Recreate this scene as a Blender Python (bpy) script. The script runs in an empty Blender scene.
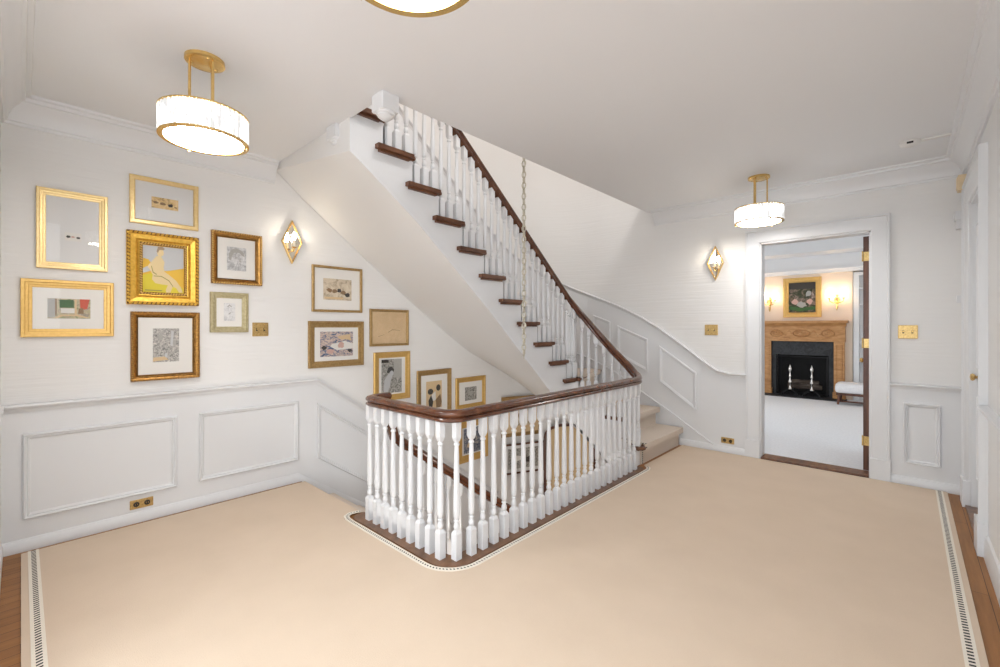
import bpy, bmesh, math, random
from mathutils import Vector, Matrix
random.seed(7)
C = bpy.context.scene.collection
PI = math.pi

# ------------------------------------------------------------------ places
XL, YD, XR, YN = -3.92, 5.13, 0.345, -0.08        # left wall, doorway wall, right wall, near wall
ZC, ZF2 = 2.72, 3.0                              # ceiling, floor above
AX, AY, AR = -3.02, 4.23, 0.90                    # rounded corner of the stair hall
RISE, RUN = 0.200, 0.248
LOW = -2.97
YF = 10.42                                        # fireplace wall of the room beyond

# ------------------------------------------------------------------ materials
def nodes_of(name):
    m = bpy.data.materials.new(name); m.use_nodes = True
    nt = m.node_tree; b = nt.nodes['Principled BSDF']
    return m, nt, b
def setc(b, col, rough=.5, metal=0., spec=None):
    b.inputs['Base Color'].default_value = (*col, 1)
    b.inputs['Roughness'].default_value = rough
    b.inputs['Metallic'].default_value = metal
    if spec is not None: b.inputs['Specular IOR Level'].default_value = spec
def lk(nt, a, b): nt.links.new(a, b)
def node(nt, t, **kw):
    n = nt.nodes.new(t)
    for k, v in kw.items(): setattr(n, k, v)
    return n
def coords(nt, scale=(1, 1, 1), kind='Object', rot=(0, 0, 0)):
    tc = node(nt, 'ShaderNodeTexCoord'); mp = node(nt, 'ShaderNodeMapping')
    mp.inputs['Scale'].default_value = scale; mp.inputs['Rotation'].default_value = rot
    lk(nt, tc.outputs[kind], mp.inputs['Vector']); return mp.outputs['Vector']
def noise(nt, vec, scale, detail=3, rough=.5, dist=0):
    n = node(nt, 'ShaderNodeTexNoise'); n.inputs['Scale'].default_value = scale
    n.inputs['Detail'].default_value = detail; n.inputs['Roughness'].default_value = rough
    n.inputs['Distortion'].default_value = dist
    lk(nt, vec, n.inputs['Vector']); return n
def ramp(nt, fac, stops, interp='LINEAR'):
    r = node(nt, 'ShaderNodeValToRGB'); r.color_ramp.interpolation = interp
    e = r.color_ramp.elements
    while len(e) < len(stops): e.new(.5)
    for i, (p, c) in enumerate(stops): e[i].position = p; e[i].color = (*c, 1)
    lk(nt, fac, r.inputs['Fac']); return r.outputs['Color']
def bump(nt, b, h, strength, dist=.01):
    n = node(nt, 'ShaderNodeBump'); n.inputs['Strength'].default_value = strength
    n.inputs['Distance'].default_value = dist
    lk(nt, h, n.inputs['Height']); lk(nt, n.outputs['Normal'], b.inputs['Normal'])
def plain(name, col, rough=.5, metal=0., nz=0, spec=None):
    m, nt, b = nodes_of(name); setc(b, col, rough, metal, spec)
    if nz:
        n = noise(nt, coords(nt), nz, 2); r = ramp(nt, n.outputs['Fac'], [(.3, tuple(c*.94 for c in col)), (.7, tuple(min(1, c*1.04) for c in col))])
        lk(nt, r, b.inputs['Base Color'])
    return m
M = {}
M['paint'] = plain('white_paint', (.81, .81, .81), .42)
M['gloss'] = plain('white_gloss_paint', (.775, .785, .80), .32)
M['ceil'] = plain('ceiling_paint', (.83, .84, .855), .7)
M['plaster'] = plain('smooth_plaster', (.84, .835, .825), .6)
m, nt, b = nodes_of('ribbed_white_wallcovering'); setc(b, (.83, .825, .815), .6)
n = noise(nt, coords(nt, (1.6, 1.6, 46)), 1.0, 3, .6); bump(nt, b, n.outputs['Fac'], .28, .012); M['wallpaper'] = m
m, nt, b = nodes_of('beige_carpet'); setc(b, (.74, .58, .42), .95, 0, .1)
n = noise(nt, coords(nt), 260, 2); n2 = noise(nt, coords(nt), 3.5, 3)
mx = node(nt, 'ShaderNodeMath', operation='ADD'); lk(nt, n.outputs['Fac'], mx.inputs[0]); lk(nt, n2.outputs['Fac'], mx.inputs[1])
r = ramp(nt, mx.outputs[0], [(.7, (.68, .55, .425)), (1.0, (.73, .595, .465)), (1.25, (.775, .64, .51))]); r.node.color_ramp.elements[2].position = 1.0
r.node.color_ramp.elements[0].position = .3; r.node.color_ramp.elements[1].position = .62
mm = node(nt, 'ShaderNodeMath', operation='MULTIPLY'); mm.inputs[1].default_value = .5; lk(nt, mx.outputs[0], mm.inputs[0]); lk(nt, mm.outputs[0], r.node.inputs['Fac'])
lk(nt, r, b.inputs['Base Color']); bump(nt, b, n.outputs['Fac'], .35, .004); M['carpet'] = m
m, nt, b = nodes_of('stair_runner_pile'); setc(b, (.60, .52, .45), .95, 0, .1)
n = noise(nt, coords(nt), 240, 2); r = ramp(nt, n.outputs['Fac'], [(.3, (.64, .55, .47)), (.7, (.75, .66, .57))]); lk(nt, r, b.inputs['Base Color']); bump(nt, b, n.outputs['Fac'], .3, .004); M['runner'] = m
M['braid_w'] = plain('cream_braid', (.86, .80, .70), .9, 0, 300)
M['braid_k'] = plain('black_braid', (.035, .033, .03), .9)
M['white_carpet'] = plain('white_room_carpet', (.76, .77, .79), .95, 0, 40)
def wood(name, dark, mid, light, rough, sc=(3, 30, 30), coat=0.):
    m, nt, b = nodes_of(name); setc(b, mid, rough)
    n = noise(nt, coords(nt, sc), 1.0, 5, .6, .6)
    r = ramp(nt, n.outputs['Fac'], [(.3, dark), (.5, mid), (.72, light)]); lk(nt, r, b.inputs['Base Color'])
    if coat: b.inputs['Coat Weight'].default_value = coat; b.inputs['Coat Roughness'].default_value = .15
    return m
M['rail'] = wood('polished_mahogany', (.060, .017, .007), (.100, .031, .012), (.155, .055, .022), .27, (10, 10, 10), .5)
M['tread'] = wood('walnut_tread', (.06, .022, .010), (.13, .050, .022), (.21, .09, .042), .4, (20, 5, 20))
M['border'] = wood('oak_border', (.085, .036, .013), (.17, .074, .028), (.25, .12, .05), .35, (9, 9, 9), .3)
M['pine'] = wood('honey_pine', (.36, .16, .05), (.50, .25, .09), (.60, .34, .15), .45, (6, 6, 20))
M['darkwood'] = wood('dark_mahogany_door', (.045, .014, .007), (.10, .034, .017), (.17, .065, .032), .35, (20, 20, 3))
# oak floor with planks
m, nt, b = nodes_of('oak_plank_floor'); setc(b, (.3, .15, .06), .5)
br = node(nt, 'ShaderNodeTexBrick'); lk(nt, coords(nt, (1, 1, 1), 'Object', (0, 0, PI/2)), br.inputs['Vector'])
for k, v in (('Scale', 1.), ('Mortar Size', .0015), ('Brick Width', 1.1), ('Row Height', .075)): br.inputs[k].default_value = v
br.inputs['Color1'].default_value = (.36, .165, .050, 1); br.inputs['Color2'].default_value = (.29, .125, .038, 1); br.inputs['Mortar'].default_value = (.07, .03, .012, 1)
n = noise(nt, coords(nt, (40, 3, 3)), 1, 5, .6); mix = node(nt, 'ShaderNodeMixRGB', blend_type='MULTIPLY'); mix.inputs[0].default_value = .6
lk(nt, br.outputs['Color'], mix.inputs[1]); lk(nt, ramp(nt, n.outputs['Fac'], [(.3, (.62, .58, .55)), (.7, (1.15, 1.1, 1.05))]), mix.inputs[2]); lk(nt, mix.outputs[0], b.inputs['Base Color']); M['oak'] = m
def gold(name, a, bcol, rough, sc=60):
    m, nt, b = nodes_of(name); setc(b, a, rough, .8)
    n = noise(nt, coords(nt), sc, 4, .6); lk(nt, ramp(nt, n.outputs['Fac'], [(.32, bcol), (.62, a)]), b.inputs['Base Color']); return m
M['gold'] = gold('gilt_gold', (.78, .52, .19), (.70, .45, .14), .42)
M['palegold'] = gold('pale_gilt', (.82, .63, .32), (.76, .56, .26), .36)
M['richgold'] = gold('rich_carved_gilt', (.82, .52, .10), (.66, .38, .06), .42, 45)
M['oldgold'] = gold('aged_bronze_gilt', (.58, .32, .09), (.30, .15, .045), .42, 70)
M['bead_shade'] = gold('dark_gilt_bead_shade', (.22, .11, .03), (.14, .07, .02), .6)  # dark gilt paints in the shade of the gaps between carved beads
M['silvergold'] = gold('champagne_gilt', (.64, .57, .36), (.52, .45, .26), .38)
M['thingold'] = gold('satin_bronze_gilt', (.50, .34, .15), (.38, .24, .10), .4)
M['brass'] = gold('antique_brass', (.80, .56, .22), (.70, .46, .16), .25, 20)
M['plate'] = gold('worn_brass_plate', (.66, .47, .20), (.46, .30, .11), .34, 90)
M['mat'] = plain('cream_mat_board', (.84, .82, .78), .8)
M['matgrey'] = plain('grey_white_mat_board', (.74, .735, .73), .8)
M['dark'] = plain('dark_slot', (.02, .017, .015), .5)
M['slate'] = None
m, nt, b = nodes_of('veined_slate'); setc(b, (.02, .02, .022), .6)
n = noise(nt, coords(nt), 7, 6, .65, 1.5); lk(nt, ramp(nt, n.outputs['Fac'], [(.45, (.010, .011, .013)), (.56, (.03, .032, .036)), (.6, (.012, .013, .015))]), b.inputs['Base Color']); M['slate'] = m
M['soot'] = plain('sooty_firebrick', (.012, .011, .011), .9, 0, 8)
M['cream'] = plain('warm_cream_wall', (.80, .68, .56), .7)
M['nickel'] = plain('polished_steel', (.75, .73, .70), .2, 1.)
M['iron'] = plain('black_iron', (.012, .012, .013), .5, .3)
M['upholstery'] = plain('white_upholstery', (.80, .80, .81), .9, 0, 60)
M['plastic'] = plain('white_plastic', (.78, .77, .75), .4)
M['ivory'] = plain('ivory_plastic', (.80, .63, .40), .5)
M['chain'] = plain('pewter_chain', (.62, .58, .48), .4, .5)
M['mirror'] = plain('antique_mirror', (.80, .76, .68), .12, 1.)
M['candle'] = plain('candle_sleeve', (.86, .80, .66), .6)
def emit(name, col, s):
    m, nt, b = nodes_of(name); setc(b, col, .4); b.inputs['Emission Color'].default_value = (*col, 1); b.inputs['Emission Strength'].default_value = s; return m
M['diffuser'] = emit('lit_opal_diffuser', (1., .975, .95), 28)
M['bulb'] = emit('lit_candle_bulb', (1., .88, .70), 90)
M['shade_white'] = emit('lit_silk_sconce_shade', (1., .86, .66), 7)
m, nt, b = nodes_of('lit_ribbed_crystal'); setc(b, (.9, .9, .9), .15)
n = noise(nt, coords(nt, (30, 30, 9)), 1, 3, .7); e = ramp(nt, n.outputs['Fac'], [(.40, (.20, .198, .194)), (.48, (.36, .355, .35)), (.62, (.9, .885, .865))])
lk(nt, e, b.inputs['Emission Color']); b.inputs['Emission Strength'].default_value = 2.6; b.inputs['Base Color'].default_value = (.22, .22, .22, 1); M['crystal'] = m
# glazing: mostly clear, mirrors at an angle
m = bpy.data.materials.new('picture_glass'); m.use_nodes = True; nt = m.node_tree; nt.nodes.clear()
o = node(nt, 'ShaderNodeOutputMaterial'); mixs = node(nt, 'ShaderNodeMixShader'); tr = node(nt, 'ShaderNodeBsdfTransparent'); gl = node(nt, 'ShaderNodeBsdfGlossy'); gl.inputs['Roughness'].default_value = .02
lw_ = node(nt, 'ShaderNodeLayerWeight'); lw_.inputs['Blend'].default_value = .5
p5 = node(nt, 'ShaderNodeMath', operation='POWER'); p5.inputs[1].default_value = 5; lk(nt, lw_.outputs['Facing'], p5.inputs[0])
fr = node(nt, 'ShaderNodeMath', operation='MULTIPLY_ADD'); fr.inputs[1].default_value = .94; fr.inputs[2].default_value = .045; lk(nt, p5.outputs[0], fr.inputs[0])
lk(nt, fr.outputs[0], mixs.inputs[0]); lk(nt, tr.outputs[0], mixs.inputs[1]); lk(nt, gl.outputs[0], mixs.inputs[2]); lk(nt, mixs.outputs[0], o.inputs['Surface']); M['glass'] = m
def sketch(name, sc, stops, stretch=(1, 1, 1), dist=1.):
    m, nt, b = nodes_of(name); setc(b, (.5, .5, .5), .8)
    n = noise(nt, coords(nt, stretch), sc, 5, .7, dist); lk(nt, ramp(nt, n.outputs['Fac'], stops), b.inputs['Base Color']); return m
M['a_cafe'] = sketch('ink_on_white', 26, [(.38, (.05, .05, .05)), (.5, (.62, .61, .58)), (.6, (.80, .79, .76))])
M['a_ochre'] = sketch('ink_on_ochre', 22, [(.36, (.18, .10, .04)), (.46, (.66, .46, .20)), (.62, (.80, .60, .33))])
M['a_street'] = sketch('ink_street_scene', 85, [(.34, (.12, .12, .12)), (.46, (.34, .33, .31)), (.54, (.52, .50, .47)), (.64, (.72, .68, .62))])
M['a_pencil'] = sketch('soft_pencil', 30, [(.38, (.38, .38, .39)), (.52, (.62, .62, .62)), (.64, (.74, .74, .74))])
M['a_faint'] = sketch('faint_pencil', 34, [(.36, (.58, .58, .58)), (.5, (.76, .76, .76)), (.6, (.80, .80, .79))])
M['a_sepia'] = sketch('sepia_wash', 16, [(.36, (.40, .32, .22)), (.5, (.66, .56, .42)), (.65, (.74, .65, .52))])
M['a_beach'] = sketch('blue_and_rose_brushwork', 20, [(.30, (.03, .05, .12)), (.42, (.10, .16, .28)), (.5, (.52, .40, .36)), (.56, (.78, .62, .52)), (.66, (.12, .18, .20)), (.75, (.62, .55, .48))], (1, 1, 2.2))
M['a_tan'] = sketch('faded_tan_paper', 8, [(.3, (.60, .43, .24)), (.6, (.68, .50, .30))])
M['a_grain'] = sketch('dense_grey_etching', 55, [(.36, (.08, .08, .07)), (.5, (.34, .33, .30)), (.64, (.62, .60, .55))])
M['a_garden'] = sketch('terrace_colours', 24, [(.32, (.10, .13, .06)), (.42, (.34, .36, .20)), (.5, (.62, .52, .34)), (.58, (.30, .26, .20)), (.68, (.72, .66, .54))])
M['a_dark'] = sketch('dark_garden_oil', 9, [(.30, (.015, .014, .010)), (.46, (.05, .06, .03)), (.58, (.24, .17, .13)), (.72, (.55, .45, .40))])
M['a_blue'] = sketch('deep_blue_print', 22, [(.34, (.03, .04, .08)), (.5, (.16, .18, .24)), (.62, (.55, .50, .42))])
def flat(name, c): M[name] = plain(name, c, .8)
flat('p_sky', (.56, .57, .58)); flat('p_yellow', (.72, .60, .06)); flat('p_orange', (.80, .50, .07)); flat('p_skin', (.80, .64, .36)); flat('p_hair', (.40, .30, .22)); flat('p_line', (.36, .30, .10))
flat('p_black', (.05, .045, .04)); flat('p_red', (.60, .10, .05)); flat('p_white', (.78, .76, .72)); flat('p_grey', (.42, .41, .38)); flat('p_brown', (.26, .16, .08)); flat('p_green', (.05, .13, .04)); flat('p_rose', (.62, .40, .34)); flat('p_tan', (.70, .52, .30))

# ------------------------------------------------------------------ mesh helpers
class MB:
    def __init__(s): s.v = []; s.f = []; s.mi = []; s.sm = []
    def add(s, vs, fs, mi=0, sm=False):
        o = len(s.v); s.v += [tuple(p) for p in vs]
        for f in fs: s.f.append([o+i for i in f]); s.mi.append(mi); s.sm.append(sm)
    def box(s, x0, x1, y0, y1, z0, z1, mi=0):
        v = [(x, y, z) for z in (z0, z1) for y in (y0, y1) for x in (x0, x1)]
        s.add(v, [(0, 2, 3, 1), (4, 5, 7, 6), (0, 1, 5, 4), (2, 6, 7, 3), (0, 4, 6, 2), (1, 3, 7, 5)], mi)
    def cbox(s, x0, x1, y0, y1, z0, z1, c=.004, mi=0):      # box with all edges chamfered
        X, Y, Z = (x0, x1), (y0, y1), (z0, z1)
        bm = bmesh.new(); bmesh.ops.create_cube(bm, size=1)
        for v in bm.verts: v.co = Vector((X[v.co.x > 0], Y[v.co.y > 0], Z[v.co.z > 0]))
        bmesh.ops.bevel(bm, geom=bm.edges[:], offset=c, segments=2, affect='EDGES', profile=.6)
        s.bm(bm, mi)
    def bm(s, bm, mi=0, sm=False):
        bm.verts.index_update()
        s.add([v.co[:] for v in bm.verts], [[v.index for v in f.verts] for f in bm.faces], mi, sm); bm.free()
    def quad(s, a, b, c, d, mi=0): s.add([a, b, c, d], [(0, 1, 2, 3)], mi)
    def prism(s, poly, z0, z1, mi=0, sm=False):              # plan polygon extruded upward
        n = len(poly); v = [(x, y, z0) for x, y in poly]+[(x, y, z1) for x, y in poly]
        s.add(v, [tuple(range(n-1, -1, -1)), tuple(range(n, 2*n))]+[(i, (i+1) % n, n+(i+1) % n, n+i) for i in range(n)], mi, sm)
    def lathe(s, prof, ctr=(0, 0, 0), n=16, mi=0, sm=True):   # profile (radius, z)
        v = []; f = []
        for r, z in prof:
            for i in range(n): a = 2*PI*i/n; v.append((ctr[0]+r*math.cos(a), ctr[1]+r*math.sin(a), ctr[2]+z))
        for k in range(len(prof)-1):
            for i in range(n): j = (i+1) % n; f.append((k*n+i, k*n+j, (k+1)*n+j, (k+1)*n+i))
        f.append(tuple(range(n-1, -1, -1))); f.append(tuple((len(prof)-1)*n+i for i in range(n)))
        s.add(v, f, mi, sm)
    def sweep(s, pts, prof, closed_prof=True, side=None, loop=False, mi=0, sm=True, shear=False, cap=True):
        """prof: (out, up). out lies to the right of travel in plan; up is vertical (shear) or square to the path."""
        P = [Vector(p) for p in pts]; n = len(P); V = []
        for i in range(n):
            if loop: a, c = P[(i-1) % n], P[(i+1) % n]
            else: a, c = P[max(i-1, 0)], P[min(i+1, n-1)]
            d1 = (P[i]-a); d2 = (c-P[i])
            if side: sd = Vector(side[i]).normalized(); k = 1
            else:
                h1 = Vector((d1.x, d1.y, 0)); h2 = Vector((d2.x, d2.y, 0))
                if h1.length < 1e-7: h1 = h2
                if h2.length < 1e-7: h2 = h1
                h1.normalize(); h2.normalize(); t = (h1+h2); t.normalize()
                sd = Vector((t.y, -t.x, 0)); k = 1/max(.3, t.dot(h1))
            T = (c-a).normalized()
            up = Vector((0, 0, 1)) if shear else sd.cross(T).normalized()
            for o, u in prof: V.append(P[i]+sd*o*k+up*u)
        m_ = len(prof); F = []
        for i in range(n if loop else n-1):
            for j in range(m_ if closed_prof else m_-1):
                a = i*m_+j; b_ = i*m_+(j+1) % m_; i2 = (i+1) % n
                F.append((a, b_, i2*m_+(j+1) % m_, i2*m_+j))
        if cap and not loop and closed_prof: F += [tuple(range(m_-1, -1, -1)), tuple((n-1)*m_+j for j in range(m_))]
        s.add(V, F, mi, sm)
    def tube(s, pts, r, n=8, mi=0):
        P = [Vector(p) for p in pts]; V = []; F = []
        for i, p in enumerate(P):
            T = (P[min(i+1, len(P)-1)]-P[max(i-1, 0)]).normalized()
            ref = Vector((0, 0, 1)) if abs(T.z) < .9 else Vector((1, 0, 0))
            u = T.cross(ref).normalized(); w = u.cross(T)
            rr = r[i] if isinstance(r, (list, tuple)) else r
            for k in range(n): a = 2*PI*k/n; V.append(p+u*rr*math.cos(a)+w*rr*math.sin(a))
        for i in range(len(P)-1):
            for k in range(n): F.append((i*n+k, i*n+(k+1) % n, (i+1)*n+(k+1) % n, (i+1)*n+k))
        F += [tuple(range(n-1, -1, -1)), tuple((len(P)-1)*n+k for k in range(n))]
        s.add(V, F, mi, True)
    def sphere(s, c, r, sub=2, mi=0, sc=(1, 1, 1)):
        bm = bmesh.new(); bmesh.ops.create_icosphere(bm, subdivisions=sub, radius=r)
        for v in bm.verts: v.co = Vector((v.co.x*sc[0]+c[0], v.co.y*sc[1]+c[1], v.co.z*sc[2]+c[2]))
        s.bm(bm, mi, True)
    def build(s, name, mats, parent=None, smooth_angle=True):
        me = bpy.data.meshes.new(name); me.from_pydata([tuple(v) for v in s.v], [], s.f)
        if not isinstance(mats, (list, tuple)): mats = [mats]
        for m_ in mats: me.materials.append(m_)
        bm = bmesh.new(); bm.from_mesh(me)
        bm.faces.ensure_lookup_table()
        for f, mi, sm in zip(bm.faces, s.mi, s.sm): f.material_index = mi; f.smooth = sm
        bmesh.ops.recalc_face_normals(bm, faces=bm.faces[:])
        for e in bm.edges:
            if len(e.link_faces) == 2 and e.calc_face_angle(0) > .6: e.smooth = False
        bm.to_mesh(me); bm.free(); me.update()
        o = bpy.data.objects.new(name, me); C.objects.link(o)
        if parent: o.parent = parent
        return o
def tag(o, label, cat, group=None, kind=None):
    o['label'] = label; o['category'] = cat
    if group: o['group'] = group
    if kind: o['kind'] = kind
    return o
def thing(name, label, cat, loc=(0, 0, 0), rz=0, group=None):
    o = bpy.data.objects.new(name, None); o.empty_display_size = .05; C.objects.link(o)
    o.location = loc; o.rotation_euler = (0, 0, rz); return tag(o, label, cat, group)
def struct(o): o['kind'] = 'structure'; return o
def arc(cx, cy, r, a0, a1, n):
    return [(cx+r*math.cos(math.radians(a0+(a1-a0)*i/n)), cy+r*math.sin(math.radians(a0+(a1-a0)*i/n))) for i in range(n+1)]
def offs_poly(poly, t):                                     # inset of a convex polygon in 2D
    n = len(poly); out = []
    area = sum(poly[i][0]*poly[(i+1) % n][1]-poly[(i+1) % n][0]*poly[i][1] for i in range(n)); sg = 1 if area > 0 else -1
    for i in range(n):
        p0, p1, p2 = Vector(poly[i-1]), Vector(poly[i]), Vector(poly[(i+1) % n])
        d1 = (p1-p0).normalized(); d2 = (p2-p1).normalized()
        n1 = Vector((-d1.y, d1.x))*sg; n2 = Vector((-d2.y, d2.x))*sg
        bis = n1+n2; out.append(p1+bis*(t/max(.2, bis.dot(n1))))
    return [tuple(p) for p in out]
def rings(mb, poly, prof, place, mi=0, closed=True):        # mitred moulding round a polygon; prof (inset, depth)
    n = len(poly); V = []; F = []
    for t, d in prof:
        for u, v in offs_poly(poly, t) if t else poly: V.append(place(u, v, d))
    k = len(prof)
    for j in range(k if closed else k-1):
        j2 = (j+1) % k
        for i in range(n): i2 = (i+1) % n; F.append((j*n+i, j*n+i2, j2*n+i2, j2*n+i))
    mb.add(V, F, mi)

# ------------------------------------------------------------------ floors
WB = 0.075                                                   # wood nosing beyond the baluster line
fl = MB()
hole = dict(x0=XL, x1=-1.95, y0=1.665, y1=4.37)
fl.box(XL, XR+.6, -2.4, hole['y0'], -.25, 0)
fl.box(hole['x1'], XR+.6, hole['y0'], YD+.14, -.25, 0)
endc = [(-1.95, 4.0)]+arc(-2.30, 4.0, .37, 0, 90, 8)+[(-2.30, YD), (-1.95, YD)]
fl.prism(endc, -.25, 0)
struct(fl.build('floor', M['oak']))
f2 = MB(); f2.box(XL-.3, XR+.6, -.3, YD+.2, LOW-.1, LOW); struct(f2.build('floor_lower_hall', M['oak']))
f3 = MB(); f3.box(-4.2, 1.4, YD+.14, YF+.9, -.2, 0); struct(f3.build('floor_fireplace_room', M['white_carpet']))

# ------------------------------------------------------------------ walls
T = .12
wl = MB()
path = [(XL, YN-.2)]+[(XL, y) for y in (1.46, 3.0)]+arc(AX, AY, AR, 180, 90, 18)
outer = [(XL-T, YN-.2)]+[(XL-T, y) for y in (1.46, 3.0)]+arc(AX, AY, AR+T, 180, 90, 18)
n = len(path)
V = [(x, y, z) for z in (LOW-.1, 5.7) for x, y in path+outer]
F = []
for i in range(n-1):
    F += [(i, i+1, 2*n+i+1, 2*n+i), (n+i+1, n+i, 3*n+i, 3*n+i+1)]
F += [(0, 2*n, 3*n, n), (n-1, 2*n-1, 4*n-1, 3*n-1)]
for i in range(n-1): F += [(i, n+i, n+i+1, i+1), (2*n+i, 2*n+i+1, 3*n+i+1, 3*n+i)]
wl.add(V, F, 0, True); struct(wl.build('wall_left', M['wallpaper']))
DX0, DX1, DZ = -1.12, -.235, 2.215                            # doorway to the fireplace room
wb = MB()
wb.box(AX, DX0, YD, YD+.14, LOW-.1, 5.7); wb.box(DX0, DX1, YD, YD+.14, DZ, 5.7); wb.box(DX0, DX1, YD, YD+.14, LOW-.1, -.2); wb.box(DX1, XR+.5, YD, YD+.14, LOW-.1, 5.7)
struct(wb.build('wall_back', M['wallpaper']))
RY0, RY1, RZ = 3.98, 4.80, 2.28                              # door in the right wall
wr = MB()
wr.box(XR, XR+.12, RY1, YD, 0, ZC+.1); wr.box(XR, XR+.12, RY0, RY1, RZ, ZC+.1); wr.box(XR, XR+.12, .35, RY0, 0, ZC+.1)
struct(wr.build('wall_right', M['paint']))
wn = MB(); wn.box(XL, -2.3, YN-.14, YN, 0, ZC+.1); wn.box(-2.3, XR+.12, YN-.14, YN, 2.5, ZC+.1); struct(wn.build('wall_near', M['paint']))
# closing walls above and below
wu = MB(); wu.box(XR, XR+.12, YN-.2, YD, ZF2, 5.7); wu.box(XL, XR, YN-.34, YN-.2, ZF2, 5.7); struct(wu.build('wall_upper_hall', M['plaster']))
wo = MB(); wo.box(XR, XR+.12, YN-.2, YD, LOW, -.25); wo.box(XL, XR, YN-.34, YN-.2, LOW, -.25); struct(wo.build('wall_lower_hall', M['plaster']))
# ceiling with the stair opening
OX, OY = -2.29, 1.465
ce = MB()
poly = [(XL, YN-.14), (XR+.12, YN-.14), (XR+.12, YD), (OX, YD), (OX, OY), (XL, OY)]
ce.prism(poly, ZC, ZF2-.02)
struct(ce.build('ceiling', M['ceil']))
cu = MB(); cu.box(XL-.2, XR+.2, YN-.4, YD+.2, 5.6, 5.75); struct(cu.build('ceiling_upper_hall', M['ceil']))
fu = MB(); fu.prism([(x, y) for x, y in poly], ZF2-.02, ZF2); struct(fu.build('floor_upper_hall', M['oak']))

# wainscot boards (painted, lying on the walls), chair rails, baseboards, crown, panels
CR = .87
wsl = MB()
SL = .70
pl = [(YN, 0), (1.64, 0), (4.2, -SL*2.56), (4.2, CR-SL*(4.2-1.81)), (1.81, CR), (YN, CR)]
V = [(XL+.002, y, z) for y, z in pl]+[(XL+.008, y, z) for y, z in pl]; k = len(pl)
wsl.add(V, [tuple(range(k)), tuple(range(2*k-1, k-1, -1))]+[(i, (i+1) % k, k+(i+1) % k, k+i) for i in range(k)])
struct(wsl.build('trim_1', M['gloss']))
# chair rail line up the doorway wall: (x, z) along the wall
crd = [(-1.225, .845), (-1.40, .845), (-1.52, .87), (-1.62, .935), (-1.81, 1.08), (-2.16, 1.33), (-2.41, 1.475), (-2.67, 1.60), (-2.96, 1.715)]
def curve_pts(z_of):                                         # continue round the arc and up the left wall
    pts = []
    for i in range(1, 13):
        a = 90+90*i/12; x, y = AX+AR*math.cos(math.radians(a)), AY+AR*math.sin(math.radians(a)); pts.append((x, y, z_of(AR*math.radians(a-90))))
    for y in (4.0, 3.6): pts.append((XL, y, z_of(AR*PI/2+AY-y)))
    pts.append((XL, 1.5, z_of(AR*PI/2+AY-3.6)+.8*2.1)); return pts
zc_of = lambda s: 1.74+.36*s+.10*s*s
up = [(x, YD, z) for x, z in crd][::1]
chain_pts = curve_pts(zc_of)[::-1]+[(x, y, z) for x, y, z in up[::-1]]
CRP = [(0, -.034), (.010, -.034), (.014, -.022), (.018, -.012), (.034, -.004), (.040, .006), (.038, .014), (0, .018)]
t = MB(); t.sweep(chain_pts, CRP, shear=True); struct(t.build('trim_2', M['gloss']))
t = MB(); t.sweep([(XL+.006, YN, CR), (XL+.006, 1.81, CR), (XL+.006, 4.2, CR-SL*2.39)], CRP, shear=True); struct(t.build('trim_3', M['gloss']))
# wainscot board on the doorway wall and round the corner
wd = MB()
skd = [(-1.225, .07), (-1.55, .07), (-1.70, .15), (-2.04, .37), (-2.41, .58), (-2.74, .78), (-3.02, .90)]
top = [(x, y, z) for x, y, z in up]+curve_pts(zc_of)
for i in range(len(top)-1):
    (x0, y0, z0), (x1, y1, z1) = top[i], top[i+1]
    def inn(x, y):
        if y >= YD-1e-6: return (x, y-.006)
        if x <= XL+1e-6: return (x+.006, y)
        d = Vector((x-AX, y-AY)); d = d.normalized()*(AR-.006); return (AX+d.x, AY+d.y)
    a, c = inn(x0, y0), inn(x1, y1); lo0 = 0 if y0 >= YD-1e-6 else z0-1.1; lo1 = 0 if y1 >= YD-1e-6 else z1-1.1
    wd.quad((*a, lo0), (*c, lo1), (*c, z1), (*a, z0))
struct(wd.build('trim_4', M['gloss']))
wdr = MB(); wdr.box(-.115, XR, YD-.006, YD, 0, .85); struct(wdr.build('trim_5', M['gloss']))
t = MB(); t.sweep([(-.115, YD-.006, .85), (XR-.03, YD-.006, .85)], CRP, shear=True); struct(t.build('trim_6', M['gloss']))
BBP = [(0, 0), (.016, 0), (.016, .055), (.012, .062), (.009, .072), (0, .076)]
t = MB(); t.sweep([(XL+.006, YN, 0), (XL+.006, 1.64, 0), (XL+.006, 4.2, -SL*2.56)], BBP, shear=True); struct(t.build('baseboard_left', M['gloss']))
t = MB(); t.sweep([(-1.92, YD-.006, 0), (-1.225, YD-.006, 0)], BBP, shear=True); t.sweep([(-.115, YD-.006, 0), (XR, YD-.006, 0)], BBP, shear=True); struct(t.build('baseboard_back', M['gloss']))
SKP = [(0, -.010), (.006, -.010), (.014, -.003), (.014, .004), (.006, .010), (0, .012)]
t = MB()
sk = [(-1.55, YD-.006, .066), (-1.70, YD-.006, .155)]+[(x, YD-.006, z) for x, z in skd[3:]]
a2 = [(AX+(AR-.006)*math.cos(math.radians(q)), AY+(AR-.006)*math.sin(math.radians(q)), .90+.36*AR*math.radians(q-90)) for q in range(100, 181, 10)]
t.sweep((sk+a2)[::-1], SKP, shear=True); struct(t.build('trim_7', M['gloss']))
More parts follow.
